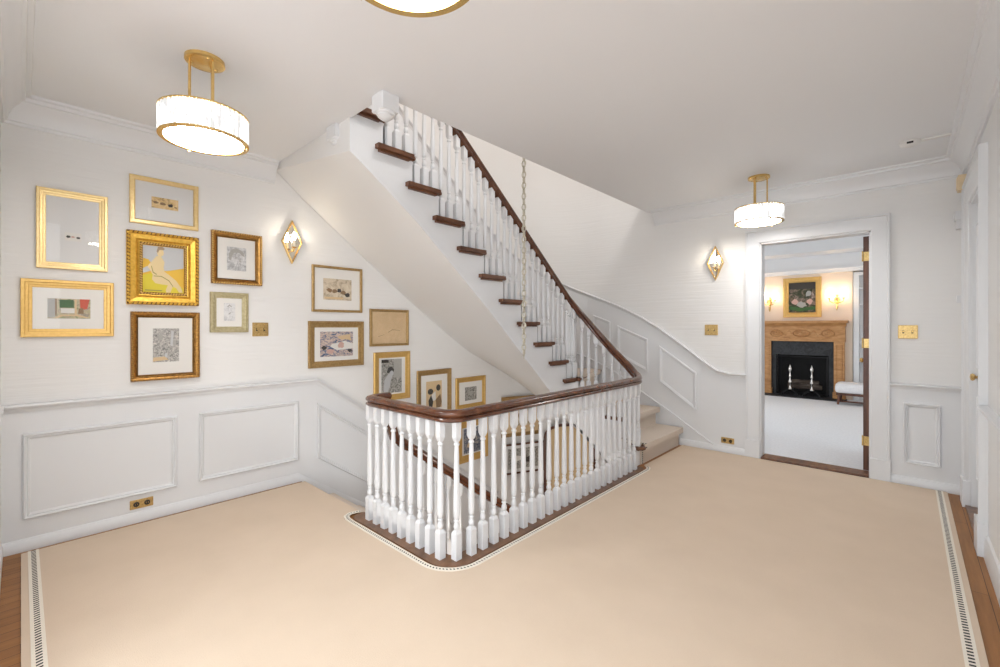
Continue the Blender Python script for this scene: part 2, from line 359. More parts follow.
# raised panel mouldings
PM = [(0, 0), (.002, .016), (.008, .022), (.014, .020), (.018, .010), (.024, .012), (.030, .004), (.036, 0)]
pn = [8]
def panel_L(poly):
    t = MB(); rings(t, poly, PM, lambda u, v, d: (XL+.008+d, u, v), closed=False); struct(t.build('trim_%d' % pn[0], M['gloss'])); pn[0] += 1
def panel_D(poly):
    t = MB(); rings(t, poly, PM, lambda u, v, d: (u, YD-.006-d, v), closed=False); struct(t.build('trim_%d' % pn[0], M['gloss'])); pn[0] += 1
panel_L([(.005, .19), (.77, .19), (.77, .705), (.005, .705)])
panel_L([(.905, .19), (1.64, .19), (1.64, .705), (.905, .705)])
panel_L([(1.81, .17), (2.75, .17-SL*.94), (2.75, .67-SL*.94), (1.81, .67)])
panel_L([(2.90, .17-SL*1.09), (3.9, .17-SL*2.09), (3.9, .67-SL*2.09), (2.90, .67-SL*1.09)])
panel_D([(-2.16, .71), (-1.735, .41), (-1.735, .84), (-2.16, 1.13)])
panel_D([(-2.70, 1.0), (-2.30, .81), (-2.30, 1.205), (-2.70, 1.37)])
panel_D([(-3.05, 1.14), (-2.80, 1.04), (-2.80, 1.42), (-3.05, 1.51)])
panel_D([(-.03, .19), (.20, .19), (.20, .705), (-.03, .705)])
# crown mouldings (wall side down to z 2.555, out to .12 on the ceiling)
CP = [(0, -.165), (.012, -.165), (.016, -.150), (.026, -.145), (.030, -.130), (.038, -.100), (.056, -.070), (.078, -.050), (.084, -.040), (.096, -.036), (.100, -.018), (.118, -.012), (.122, 0), (0, 0)]
t = MB(); t.sweep([(-.9, YN, ZC), (XL, YN, ZC), (XL, OY-.02, ZC)], CP, shear=True); struct(t.build('trim_%d' % pn[0], M['gloss'])); pn[0] += 1
t = MB(); t.sweep([(-2.22, YD, ZC), (XR, YD, ZC), (XR, .35, ZC)], CP, shear=True); struct(t.build('trim_%d' % pn[0], M['gloss'])); pn[0] += 1
# doorway casing (back wall)
def casing(mb, place, a0, a1, ztop, w, d=.024):
    # three sided casing with a backband, mitred at the head
    for (p, q) in (((a0, 0), (a0, ztop)), ((a0, ztop), (a1, ztop)), ((a1, ztop), (a1, 0))): pass
    prof = [(0, 0), (0, .010), (.006, .016), (.03, .018), (.07, d-.004), (w-.02, d-.002), (w-.016, d+.010), (w-.002, d+.010), (w, 0)]
    V = []; F = []
    for o, dd in prof:
        for (u, v) in ((a0-o, 0), (a0-o, ztop+o), (a1+o, ztop+o), (a1+o, 0)): V.append(place(u, v, dd))
    for j in range(len(prof)-1):
        for i in range(3): F.append((j*4+i, j*4+i+1, (j+1)*4+i+1, (j+1)*4+i))
    mb.add(V, F)
dc = MB(); casing(dc, lambda u, v, d: (u, YD-d, v), DX0+.008, DX1-.008, DZ-.006, .130)
for x0, x1 in ((DX0-.127, DX0+.012), (DX1-.012, DX1+.16)):
    dc.cbox(x0, x1 if x1 < DX1 else DX1+.127, YD-.036, YD, 0, .19, .004)
dc.box(DX0, DX0+.02, YD, YD+.14, 0, DZ); dc.box(DX1-.02, DX1, YD, YD+.14, 0, DZ); dc.box(DX0, DX1, YD, YD+.14, DZ-.02, DZ)
struct(dc.build('trim_%d' % pn[0], M['gloss'])); pn[0] += 1
th = MB(); th.cbox(DX0+.02, DX1-.02, YD-.035, YD+.15, 0, .030, .008); struct(th.build('trim_%d' % pn[0], M['tread'])); pn[0] += 1
# right wall: casing, door, chair rail, baseboard
rc = MB(); place = lambda u, v, d: (XR-d, u, v)
casing(rc, place, RY0, RY1, RZ, .15, .03)
rc.cbox(XR-.046, XR, RY1-.01, RY1+.16, 0, .20, .004); rc.cbox(XR-.046, XR, RY0-.16, RY0+.01, 0, .20, .004)
rc.box(XR, XR+.09, RY1-.02, RY1, 0, RZ); rc.box(XR, XR+.09, RY0, RY0+.02, 0, RZ); rc.box(XR, XR+.09, RY0, RY1, RZ-.02, RZ)
rc.cbox(XR-.075, XR-.02, 4.97, 5.09, 2.19, 2.26, .006); rc.cbox(XR-.065, XR-.02, 4.99, 5.07, 2.12, 2.19, .006); rc.cbox(XR-.062, XR-.02, 5.02, 5.06, 1.54, 1.60, .006)
struct(rc.build('trim_%d' % pn[0], M['gloss'])); pn[0] += 1
t = MB(); t.sweep([(XR, RY0-.15, CR), (XR, .35, CR)], [(o*1.1, u*1.1) for o, u in CRP], shear=True); struct(t.build('trim_%d' % pn[0], M['gloss'])); pn[0] += 1
t = MB(); t.sweep([(XR, RY0-.15, 0), (XR, .35, 0)], [(o*1.2, u*1.8) for o, u in BBP], shear=True); struct(t.build('baseboard_right', M['gloss']))
d2 = MB(); d2.box(XR+.035, XR+.075, RY0+.02, RY1-.02, .01, RZ-.02)
for z0, z1 in ((.25, .85), (1.05, 2.1)):
    for y0, y1 in ((RY0+.12, RY0+.36), (RY0+.46, RY1-.12)): rings(d2, [(y0, z0), (y1, z0), (y1, z1), (y0, z1)], PM, lambda u, v, d: (XR+.035-d*.8, u, v), closed=False)
door2 = struct(d2.build('door_2', M['gloss']))
k = MB(); k.lathe([(.026, 0), (.026, .006), (.010, .010), (.009, .018), (.022, .024), (.027, .034), (.022, .044), (.006, .048)], n=16)
kb = k.build('door_knob', M['plate'], door2); kb.location = (XR+.035, 4.70, .985); kb.rotation_euler = (0, -PI/2, 0); kb['label'] = 'round brass door knob'
t = MB(); t.box(XR-.03, XR+.04, RY0, RY1, 0, .02); struct(t.build('trim_%d' % pn[0], M['border'])); pn[0] += 1
# near wall base and rail
t = MB(); t.sweep([(-2.3, YN, CR), (XL, YN, CR)], [(o*.35, u) for o, u in CRP], shear=True); struct(t.build('trim_%d' % pn[0], M['gloss'])); pn[0] += 1
t = MB(); t.sweep([(-2.3, YN, 0), (XL, YN, 0)], [(o*.5, u) for o, u in BBP], shear=True); struct(t.build('baseboard_near', M['gloss']))

# ------------------------------------------------------------------ stair geometry
BX, BY, CX, CYc, BRAD = -1.905, 1.655, -2.795, 3.97, .40        # baluster lines
WCX = BX-BRAD                                                # centre of the well's round end
SX = WCX-BRAD                                                # baluster line of the upper flight
NOS = lambda n: 1.95+RUN*(13-n)                              # nosing of tread n on the straight flight
def S(a, r=BRAD): return (WCX+r*math.cos(math.radians(a)), CYc+.8*r*math.sin(math.radians(a)))
def A(a, r=AR): return (AX+r*math.cos(math.radians(a)), AY+r*math.sin(math.radians(a)))
ANG = {1: 0, 2: 70, 3: 110, 4: 152}
WALL = {1: (-1.90, YD), 2: (-2.17, YD), 3: (-2.45, YD), 4: (-2.95, YD), 5: A(118), 6: A(152), 7: (XL, 3.98), 8: (XL, 3.56), 9: (XL, 3.15)}
def spt(n, r): return S(ANG[n], r) if n in ANG else (WCX-r, NOS(n))
def wpt(n): return WALL[n] if n in WALL else (XL, NOS(n))
def string_pts(n, r, k=6):                                   # along the string from nosing n to nosing n+1
    if n in ANG:
        a0 = ANG[n]; a1 = ANG[n+1] if n+1 in ANG else 180
        p = [S(a0+(a1-a0)*i/k, r) for i in range(k+1)]
        if n == 4: p.append((WCX-r, NOS(5)))
        return p
    return [(WCX-r, NOS(n)), (WCX-r, NOS(n+1))]
def interp(tab, x):
    if x <= tab[0][0]: return tab[0][1]
    for (a, fa), (b_, fb) in zip(tab, tab[1:]):
        if x <= b_: return fa+(fb-fa)*(x-a)/(b_-a)
    return tab[-1][1]
ZSY = [(1.46, 2.50), (1.99, 2.13), (2.75, 1.50), (3.60, .74), (4.0, .38)]
ZSA = [(0, -.25), (60, -.25), (75, -.22), (95, -.15), (120, .02), (150, .22), (180, .38)]
def zs(x, y):
    if y <= CYc+1e-6 and x < WCX: return interp(ZSY, y)
    return interp(ZSA, math.degrees(math.atan2(y-CYc, x-WCX)))
ZWY = [(1.40, 2.72), (1.68, 2.48), (2.29, 2.02), (2.75, 1.68), (3.24, 1.34), (3.71, 1.04), (4.23, .80)]
stair = thing('staircase', 'white open-string staircase with brown tread ends climbing round the corner to the floor above', 'staircase', (-2.7, 4.6, 0))
inv = Matrix.Translation(-Vector((-2.7, 4.6, 0)))
def stair_part(mb, name, mat, label=None):
    mb.v = [tuple(inv @ Vector(v)) for v in mb.v]; o = mb.build(name, mat, stair)
    if label: o['label'] = label
    return o
RO = BRAD-.050                                                # tread ends overhang the well a little
for n in range(1, 15):
    z = RISE*n; t = MB()
    sp = string_pts(n, RO)
    if n == 1: sp = [(-1.885, 3.99)]+sp[1:]
    dirn = Vector(wpt(n))-Vector(spt(n, BRAD))
    w2 = wpt(n+1) if n < 14 else (XL, NOS(15))
    corner = [(XL, YD)] if False else []
    if n == 5: corner = [A(130), A(141)]
    if n == 4: corner = [A(98), A(108)]
    if n == 6: corner = [A(166), (XL, AY)]
    # shift the back edge under the next riser
    poly_ = sp[::-1]+[wpt(n)]+corner+[w2]
    t.prism(poly_, z-.034, z)
    if n == 1: t.lathe([(.045, -.034), (.056, -.028), (.060, -.017), (.056, -.005), (.045, 0)], (-1.905, 4.055, z), 20)
    # rounded nosing bar along the front edge
    a_, b_ = Vector((*(sp[0] if n > 3 else (wpt(n)[0], sp[0][1]+.05)), z-.017)), Vector((*wpt(n), z-.017)); t.tube([a_, b_], .017, 8)
    if n >= 4:                                               # mitred return nosing over the string
        ya, yb = (NOS(n)-.016, NOS(n+1)-.062); xa, xb = SX+.0, SX+.078
        for z0_, z1_, o_ in ((z-.030, z, 0), (z-.046, z-.030, .022)):
            t.prism([(xa, ya-o_), (xb-o_, ya-o_), (xb-o_, yb+o_+.0), (xa, yb+o_+.0)], z0_, z1_)
    stair_part(t, 'tread', M['tread'])
    # riser, set back from the nosing
    r_ = MB(); p0 = Vector(spt(n, BRAD-.03)); p1 = Vector(wpt(n)); p0 = Vector((p1.x, max(p0.y, 4.03))) if n <= 3 else p0; nv = Vector((-(p1-p0).y, (p1-p0).x)).normalized()
    if n <= 3: nv = Vector((-1, 0))
    else:
        c0 = Vector(spt(min(n+1, 14), BRAD)) - p0; nv = nv if nv.dot(c0) > 0 else -nv
    q0, q1 = p0+nv*.032, p1+nv*.032
    r_.add([(*q0, z-RISE), (*q1, z-RISE), (*q1, z-.03), (*q0, z-.03)], [(0, 1, 2, 3)])
    stair_part(r_, 'riser', M['gloss'])
    # runner over the step
    ru = MB(); mrg0, mrg1 = (.085, .035) if n <= 3 else (.12, .10)
    L = (p1-p0).length; e0 = p0+(p1-p0)*(mrg0/L); e1 = p0+(p1-p0)*(1-mrg1/L)
    s2 = Vector(spt(n+1, BRAD-.03)) if n < 14 else Vector((WCX-BRAD, NOS(15))); w2v = Vector(w2); L2 = (w2v-s2).length
    g0 = s2+(w2v-s2)*(mrg0/L2); g1 = s2+(w2v-s2)*(1-mrg1/L2)
    if n <= 3: g0 = Vector((g0.x, g0.y))
    k_ = nv*.024; f_ = nv*-.026
    ru.prism([tuple(e0+f_), tuple(e1+f_), tuple(g1+nv*.02), tuple(g0+nv*.02)], z, z+.010)
    ru.prism([tuple(e0+f_), tuple(e1+f_), tuple(e1+f_*.2), tuple(e0+f_*.2)], z-.046, z)
    ru.prism([tuple(e0+k_), tuple(e1+k_), tuple(e1+nv*.033), tuple(e0+nv*.033)], z-RISE, z-.03)
    ru.prism([tuple(e0+f_*.2), tuple(e1+f_*.2), tuple(e1+k_), tuple(e0+k_)], z-.045, z-.034)
    stair_part(ru, 'runner', M['runner'])
    if n <= 3:                                               # dotted braid down the runner's open edge
        bd = MB(); e = e0+Vector((0, .02))
        for i in range(9): zz = z-RISE+.012+i*.020; bd.box(e.x-.004+.026-.028*0, e.x+.004+.026, e.y-.010, e.y+.010, zz, zz+.009)
        for i in range(10):
            xx = e0.x+.02-i*.026; bd.box(xx-.006, xx+.006, e.y-.012, e.y+.008, z+.008, z+.0125)
        bd.v = [(v[0]-(.042 if v[2] < z-.03 else 0), v[1], v[2]) for v in bd.v]
        bd.mi = [1]*len(bd.mi); bd.box(e.x-.020, e.x-.0142, e.y-.012, e.y+.012, z-RISE+.01, z-.002); bd.box(e.x-.24, e.x-.015, e.y-.014, e.y+.010, z-.002, z+.0105)
        stair_part(bd, 'runner_braid', [M['braid_w'], M['braid_k']])
# string face
st = MB()
for n in range(1, 15):
    z = RISE*n-.03
    p = string_pts(n, BRAD-.03)
    if n == 1: pass
    dense = []
    for (xa, ya), (xb, yb) in zip(p, p[1:]):
        kk = 3
        for i in range(kk): dense.append((xa+(xb-xa)*i/kk, ya+(yb-ya)*i/kk))
    dense.append(p[-1])
    for (xa, ya), (xb, yb) in zip(dense, dense[1:]):
        st.add([(xa, ya, zs(xa, ya)), (xb, yb, zs(xb, yb)), (xb, yb, z), (xa, ya, z)], [(0, 1, 2, 3)], 0, True)
# string continues under the landing line
st.add([(SX+.03, NOS(15), RISE*14-.03), (SX+.03, NOS(15), ZF2-.03), (SX+.03, NOS(15)+.06, ZF2-.03), (SX+.03, NOS(15)+.06, RISE*14-.03)], [(0, 1, 2, 3)])
stair_part(st, 'string', M['gloss'], 'white outer string of the flight')
# little brackets under the tread ends
# soffit: ruled between the string's lower edge and the wall
so = MB(); low = []; hi = []
for i in range(25):
    y = NOS(15)+(4.0-NOS(15))*i/24; low.append((SX+.03, y, interp(ZSY, y)))
    yw = NOS(15)+(4.23-NOS(15))*i/24; hi.append((XL+.004, yw, min(ZC-.002, interp(ZWY, yw))))
for i in range(1, 13):
    a = 180-i*10; low.append((*S(a, BRAD-.03), interp(ZSA, a)))
    aa = 180-i*7.5; hi.append((*A(aa, AR-.004), .80-.72*(i/12)*.95))
ns = 6; V = []
for lo_, h_ in zip(low, hi):
    for j in range(ns+1): t_ = j/ns; V.append(tuple(Vector(lo_).lerp(Vector(h_), t_)))
F = []
for i in range(len(low)-1):
    for j in range(ns): a = i*(ns+1)+j; F.append((a, a+1, a+ns+2, a+ns+1))
so.add(V, F, 0, True)
y0 = NOS(15); k0 = len(so.v)
so.add([(SX+.03, y0, 2.50), (XL, y0, hi[0][2]), (XL, y0, ZC+.01), (SX+.03, y0, ZC+.01)], [(0, 1, 2, 3)])
stair_part(so, 'soffit', M['plaster'])

# lower flight going down beside the left wall
lst = thing('lower_staircase', 'carpeted staircase going down beside the left wall under the gallery pictures', 'staircase', (-3.3, 1.7, 0))
LR, LRUN = .188, .262
def LY(n): return 1.68+LRUN*n
for n in range(1, 11):
    z = -LR*n; t = MB(); t.box(XL+.01, CX+.03, LY(n-1)-.02, LY(n), z-.034, z); t.v = [(v[0]+3.3, v[1]-1.7, v[2]) for v in t.v]; t.build('tread', M['tread'], lst)
    t = MB(); t.box(XL+.01, CX, LY(n-1)-.02, LY(n-1), z, z+LR-.034); t.v = [(v[0]+3.3, v[1]-1.7, v[2]) for v in t.v]; t.build('riser', M['gloss'], lst)
    t = MB(); t.box(XL+.03, CX-.12, LY(n-1)-.004, LY(n)+.012, z, z+.01); t.box(XL+.03, CX-.12, LY(n-1)-.0, LY(n-1)+.012, z+.01, z+LR-.034); t.v = [(v[0]+3.3, v[1]-1.7, v[2]) for v in t.v]; t.build('runner', M['runner'], lst)
t = MB()
for n in range(1, 11):
    z = -LR*n-.034; a, b_ = LY(n-1)-.02, LY(n)
    t.add([(CX, a, z-.26+LR*.5), (CX, b_, z-.26-LR*.5), (CX, b_, z), (CX, a, z), (CX-.03, a, z-.26+LR*.5), (CX-.03, b_, z-.26-LR*.5), (CX-.03, b_, z), (CX-.03, a, z)], [(0, 1, 2, 3), (7, 6, 5, 4), (0, 4, 5, 1), (3, 2, 6, 7)])
t.v = [(v[0]+3.3, v[1]-1.7, v[2]) for v in t.v]; t.build('string', M['gloss'], lst)
# quarter landing and last steps of the lower flight
t = MB(); t.box(XL+.01, CX+.03, LY(10)-.02, YD-.01, -LR*11-.04, -LR*11); t.v = [(v[0]+3.3, v[1]-1.7, v[2]) for v in t.v]; t.build('landing', M['tread'], lst)
for n in range(12, 16):
    z = -LR*n; x0 = CX+.03+.262*(n-12)
    t = MB(); t.box(x0-.01, x0+.27, 4.33, YD-.01, z-.034, z); t.box(x0-.02, x0-.002, 4.33, YD-.01, z, z+LR-.034, 1); t.v = [(v[0]+3.3, v[1]-1.7, v[2]) for v in t.v]; t.build('step', [M['tread'], M['gloss']], lst)

# ------------------------------------------------------------------ well edge board
def well_path(d, y_end=4.05, x_start=CX-.06):               # outline outside the baluster line by d
    r = .10+d
    c = (BX-.10, BY+.10)
    p = [(x_start, BY-d)]+[(c[0]+r*math.cos(math.radians(a)), c[1]+r*math.sin(math.radians(a))) for a in range(-90, 1, 10)]+[(BX+d, y_end)]
    return p
wb_ = MB()
outp = [(-2.915, 1.665), (-2.905, 1.625), (-2.88, 1.592)]+well_path(WB, 3.93, -2.83)+[(BX+WB, 3.97), (BX+WB-.01, 4.005), (BX+WB-.035, 4.03), (BX+.01, 4.035)]
inp = [(BX-.05, 4.02)]+well_path(-.055, 3.95, -2.83)[::-1]+[(-2.83, 1.71), (-2.90, 1.69)]
wb_.prism(outp+inp, 0.001, .007); wb_.prism(outp[2:-4]+[(BX-.05, 3.95)]+well_path(-.055, 3.9, -2.83)[::-1], -.06, .0005)
struct(wb_.build('trim_%d' % pn[0], M['border'])); pn[0] += 1
fa = MB(); fp = well_path(-.045, 4.0, -2.83)
fa.sweep([(x, y, 0) for x, y in fp], [(0, -.25), (.012, -.25), (.012, -.005), (0, -.005)], shear=True); struct(fa.build('trim_%d' % pn[0], M['gloss'])); pn[0] += 1

# ------------------------------------------------------------------ balusters
_bc = {}
def baluster_mesh(H, bb=.15):
    key = (round(H, 3), bb)
    if key in _bc: return _bc[key]
    m_ = MB(); s_ = .022
    def sq(z0, z1, w0, w1):
        m_.add([(x*w0, y*w0, z0) for x, y in ((-1, -1), (1, -1), (1, 1), (-1, 1))]+[(x*w1, y*w1, z1) for x, y in ((-1, -1), (1, -1), (1, 1), (-1, 1))],
               [(0, 1, 5, 4), (1, 2, 6, 5), (2, 3, 7, 6), (3, 0, 4, 7), (3, 2, 1, 0), (4, 5, 6, 7)])
    sq(0, bb, s_, s_); sq(bb, bb+.018, s_, .012)
    b0 = bb+.014
    m_.lathe([(.012, b0), (.0105, b0+.005), (.015, b0+.011), (.0185, b0+.022), (.017, b0+.034), (.0115, b0+.048), (.0105, b0+.053), (.0165, b0+.056), (.0165, b0+.062), (.011, b0+.066),
              (.013, b0+.072), (.0185, b0+.082), (.0195, b0+.11), (.0170, (b0+H)/2), (.0135, H-.165), (.012, H-.138), (.0175, H-.134), (.0175, H-.126), (.012, H-.120), (.013, H-.108)], n=10)
    sq(H-.112, H-.090, .012, .0195); sq(H-.090, H+.012, .0195, .0195)
    o = m_.build('baluster', M['gloss']); me = o.data; bpy.data.objects.remove(o); _bc[key] = me; return me
def add_baluster(x, y, z, H, parent, rz=0):
    o = bpy.data.objects.new('baluster', baluster_mesh(H)); C.objects.link(o); o.parent = parent
    o.location = Vector((x, y, z))-Vector(parent.location); o.rotation_euler = (0, 0, rz); return o
_h = [(.0, .038), (.012, .036), (.026, .030), (.034, .021), (.036, .012), (.033, .003), (.024, -.004), (.022, -.009), (.030, -.011), (.035, -.017), (.035, -.025), (.028, -.033), (.016, -.036)]
RP = _h+[(-a, b) for a, b in _h[::-1] if a > 0]
ZR = .836                                                    # centre of the level rail
def dens(pts, step=.05):
    out = []
    for a, b_ in zip(pts, pts[1:]):
        a, b_ = Vector(a), Vector(b_); k_ = max(1, int((b_-a).length/step))
        for i in range(k_): out.append(a.lerp(b_, i/k_))
    out.append(Vector(pts[-1])); return out
def make_rail(parent, pts, name='handrail'):
    m_ = MB(); m_.sweep([Vector(p)-Vector(parent.location) for p in pts], RP); return m_.build(name, M['rail'], parent)
lb = thing('landing_balustrade', 'level white balustrade with mahogany rail round the stairwell edge in the middle of the hall', 'balustrade', (BX, BY, 0))
# level rail: short return at the left end, along, round the corner, back to the stair
rl = [(CX, 1.83, ZR), (CX, 1.74, ZR), (CX+.008, 1.70, ZR), (CX+.03, 1.665, ZR), (CX+.07, BY, ZR)]
rl += [(x, y, ZR) for x, y in well_path(0, 3.95, CX+.14)]
make_rail(lb, dens(rl, .3)[::1])
for i in range(9): add_baluster(-2.0-.0958*(8-i), BY, .006, ZR-.042, lb)
add_baluster(-1.921, 1.711, .006, ZR-.042, lb)
yy = 1.810
while yy < 4.0: add_baluster(BX+.004, yy, .006, ZR-.042, lb); yy += .0962
ub = thing('stair_balustrade', 'raking white balustrade and mahogany rail climbing beside the upper flight', 'balustrade', (SX, 4.0, .2))
def zr_straight(y): return RISE*13+.712+ (1.95-y)*(RISE/RUN)
zend = zr_straight(CYc)
def zr_arc(a):
    T_ = [(0, ZR), (25, ZR+.008), (48, ZR+.045), (70, ZR+.14), (90, ZR+.25), (112, ZR+.41), (135, ZR+.585), (158, ZR+.74), (180, zend)]
    return interp(T_, a)
ur = [(BX, 3.95, ZR)]+[(*S(a), zr_arc(a)) for a in range(0, 181, 9)]+[(SX, y, zr_straight(y)) for y in (3.8, 3.4, 3.0, 2.6, 2.2, 1.8, 1.50)]
make_rail(ub, ur)
for n in range(4, 15):
    for k_ in range(3):
        y = NOS(n)-.035-k_*.083
        if y < 1.5: continue
        z = RISE*n; add_baluster(SX, y, z, zr_straight(y)-.036-z+ (.0), ub)
for a in (14, 27, 40, 53, 66, 80, 93, 106, 119, 131, 143, 160, 172):
    n = max(k_ for k_ in ANG if ANG[k_] <= a); z = RISE*n; add_baluster(*S(a), z, zr_arc(a)-.036-z, ub, math.radians(a))
dbl = thing('lower_balustrade', 'white balustrade and brown handrail descending inside the stairwell behind the level railing', 'balustrade', (CX, 1.9, 0))
def zl(y): return .612-(y-1.76)*.715
lr = [(CX, 1.80, ZR-.04), (CX, 1.815, .74), (CX, 1.835, .66), (CX, 1.88, zl(1.88)), (CX, 2.4, zl(2.4)), (CX, 3.0, zl(3.0)), (CX, 3.6, zl(3.6)), (CX, 4.2, zl(4.2))]
m_ = MB(); m_.sweep([Vector(p)-Vector(dbl.location) for p in lr], RP, side=[(1, 0, 0)]*len(lr)); m_.build('handrail', M['rail'], dbl)
for n in range(1, 10):
    for k_ in range(2):
        y = LY(n-1)+.05+k_*.131
        if y < 1.86: continue
        z = -LR*n; add_baluster(CX+.005, y, z, zl(y)-.036-z, dbl)

# newel drops under the ceiling opening
def newel(name, label, x, y, s_, zb):
    o = thing(name, label, 'newel post', (x, y, ZC), 0, 'newel post ends below the ceiling')
    m_ = MB(); m_.cbox(-s_, s_, -s_, s_, zb-ZC+.045, .0, .006)
    m_.build('block', M['gloss'], o)
    d = MB(); d.lathe([(s_*.98, .045), (s_*.95, .035), (s_*.78, .030), (s_*.80, .022), (s_*.6, .012), (s_*.35, .003), (.004, 0)], (0, 0, zb-ZC), 20); d.build('drop_finial', M['gloss'], o)
newel('newel_drop', 'white square newel end hanging below the ceiling opening corner in front of the top treads', OX+.008, OY+.004, .058, 2.575)
newel('newel_drop', 'white newel end hanging where the stair soffit meets the ceiling, left of the brown treads', -2.88, OY+.02, .062, 2.585)
# chandelier chain
chn = thing('chandelier_chain', 'long pewter chain hanging down through the open stairwell', 'chain', (-2.30, 2.78, 5.6))
lm = MB(); pts = []
for i in range(17):
    a = 2*PI*i/16; pts.append((.016*math.cos(a), 0, .027*math.sin(a)))
lm.tube(pts, .0048, 6); lo = lm.build('link', M['chain'], chn); lo.location = (0, 0, -1.6)
for i in range(1, 66):
    c_ = lo.copy(); C.objects.link(c_); c_.parent = chn; c_.location = (0, 0, -1.6-i*.044); c_.rotation_euler = (0, 0, PI/2*(i % 2)+.25)
rod = MB(); rod.lathe([(.06, 0), (.055, -.02), (.012, -.03), (.006, -.05), (.006, -1.59)], n=12); rod.build('ceiling_rod', M['chain'], chn)
cd = MB(); cd.tube([(.003*math.cos(i*1.3), .003*math.sin(i*1.3), -1.5-i*.07) for i in range(44)], .0035, 6); cd.build('cord', M['chain'], chn)

# ------------------------------------------------------------------ rug
rug = thing('area_rug', 'large beige rug with a black and cream braided border around the stairwell', 'rug', (0, 0, 0))
RT = .012
wc = [(-2.91, 1.672), (-2.945, 1.65), (-2.955, 1.60), (-2.93, 1.55), (-2.88, 1.527)]+well_path(WB+.055, 3.94, -2.80)+[(BX+WB+.055, 3.99), (BX+WB+.04, 4.05), (BX+WB+.01, 4.085), (-1.86, 4.10)]
rp = [(-3.845, .0), (.235, .0), (.235, 5.09), (-1.878, 5.09), (-1.878, 4.10)]+wc[::-1][1:]+[(-3.845, 1.672)]
def ngon_prism(poly, z0, z1):
    bm = bmesh.new(); vs = [bm.verts.new((x, y, z1)) for x, y in poly]; es = [bm.edges.new((vs[i], vs[(i+1) % len(vs)])) for i in range(len(vs))]
    bmesh.ops.triangle_fill(bm, use_beauty=True, edges=es)
    m_ = MB(); nn = len(poly)
    bm.verts.index_update(); m_.add([v.co[:] for v in bm.verts], [[v.index for v in f.verts] for f in bm.faces]); bm.free()
    m_.add([(x, y, z0) for x, y in poly]+[(x, y, z1) for x, y in poly], [(i, (i+1) % nn, nn+(i+1) % nn, nn+i) for i in range(nn)]); return m_
ngon_prism(rp, .0005, RT).build('pile', M['carpet'], rug)
def braid(pts, w, dash, gap, dw, name, fringe=None, zt=RT):
    m_ = MB(); m_.sweep([(x, y, zt) for x, y in pts], [(-w/2, 0), (w/2, 0), (w/2, .002), (-w/2, .002)], shear=True, sm=False)
    P = [Vector((x, y, 0)) for x, y in pts]; acc = 0.
    pos = 0.; segs = [(P[i], P[i+1]) for i in range(len(P)-1)]; off = 0.
    for a, b_ in segs:
        L_ = (b_-a).length; t_ = (b_-a)/L_; nrm = Vector((t_.y, -t_.x, 0))
        while off < L_:
            c_ = a+t_*off; q = [c_-nrm*dw/2, c_-nrm*dw/2+t_*dash, c_+nrm*dw/2+t_*(dash*1.5), c_+nrm*dw/2+t_*(dash*.5)]
            m_.add([(v.x, v.y, zt+.0024) for v in q], [(0, 1, 2, 3)], 1); off += dash+gap
        off -= L_
    o = m_.build(name, [M['braid_w'], M['braid_k']], rug); o['label'] = 'cream braid with black dashes'; return o
braid([(-3.847, .050), (-.2, .050)], .046, .011, .012, .020, 'border_braid')
braid([(.188, 5.08), (.188, .6)], .044, .012, .013, .020, 'border_braid')
mid = [(-2.918, 1.672), (-2.932, 1.65), (-2.940, 1.60), (-2.920, 1.562), (-2.87, 1.545)]+well_path(WB+.038, 3.94, -2.80)+[(BX+WB+.037, 3.99), (BX+WB+.022, 4.04), (BX+WB, 4.065)]
braid(mid, .036, .009, .011, .011, 'border_braid')

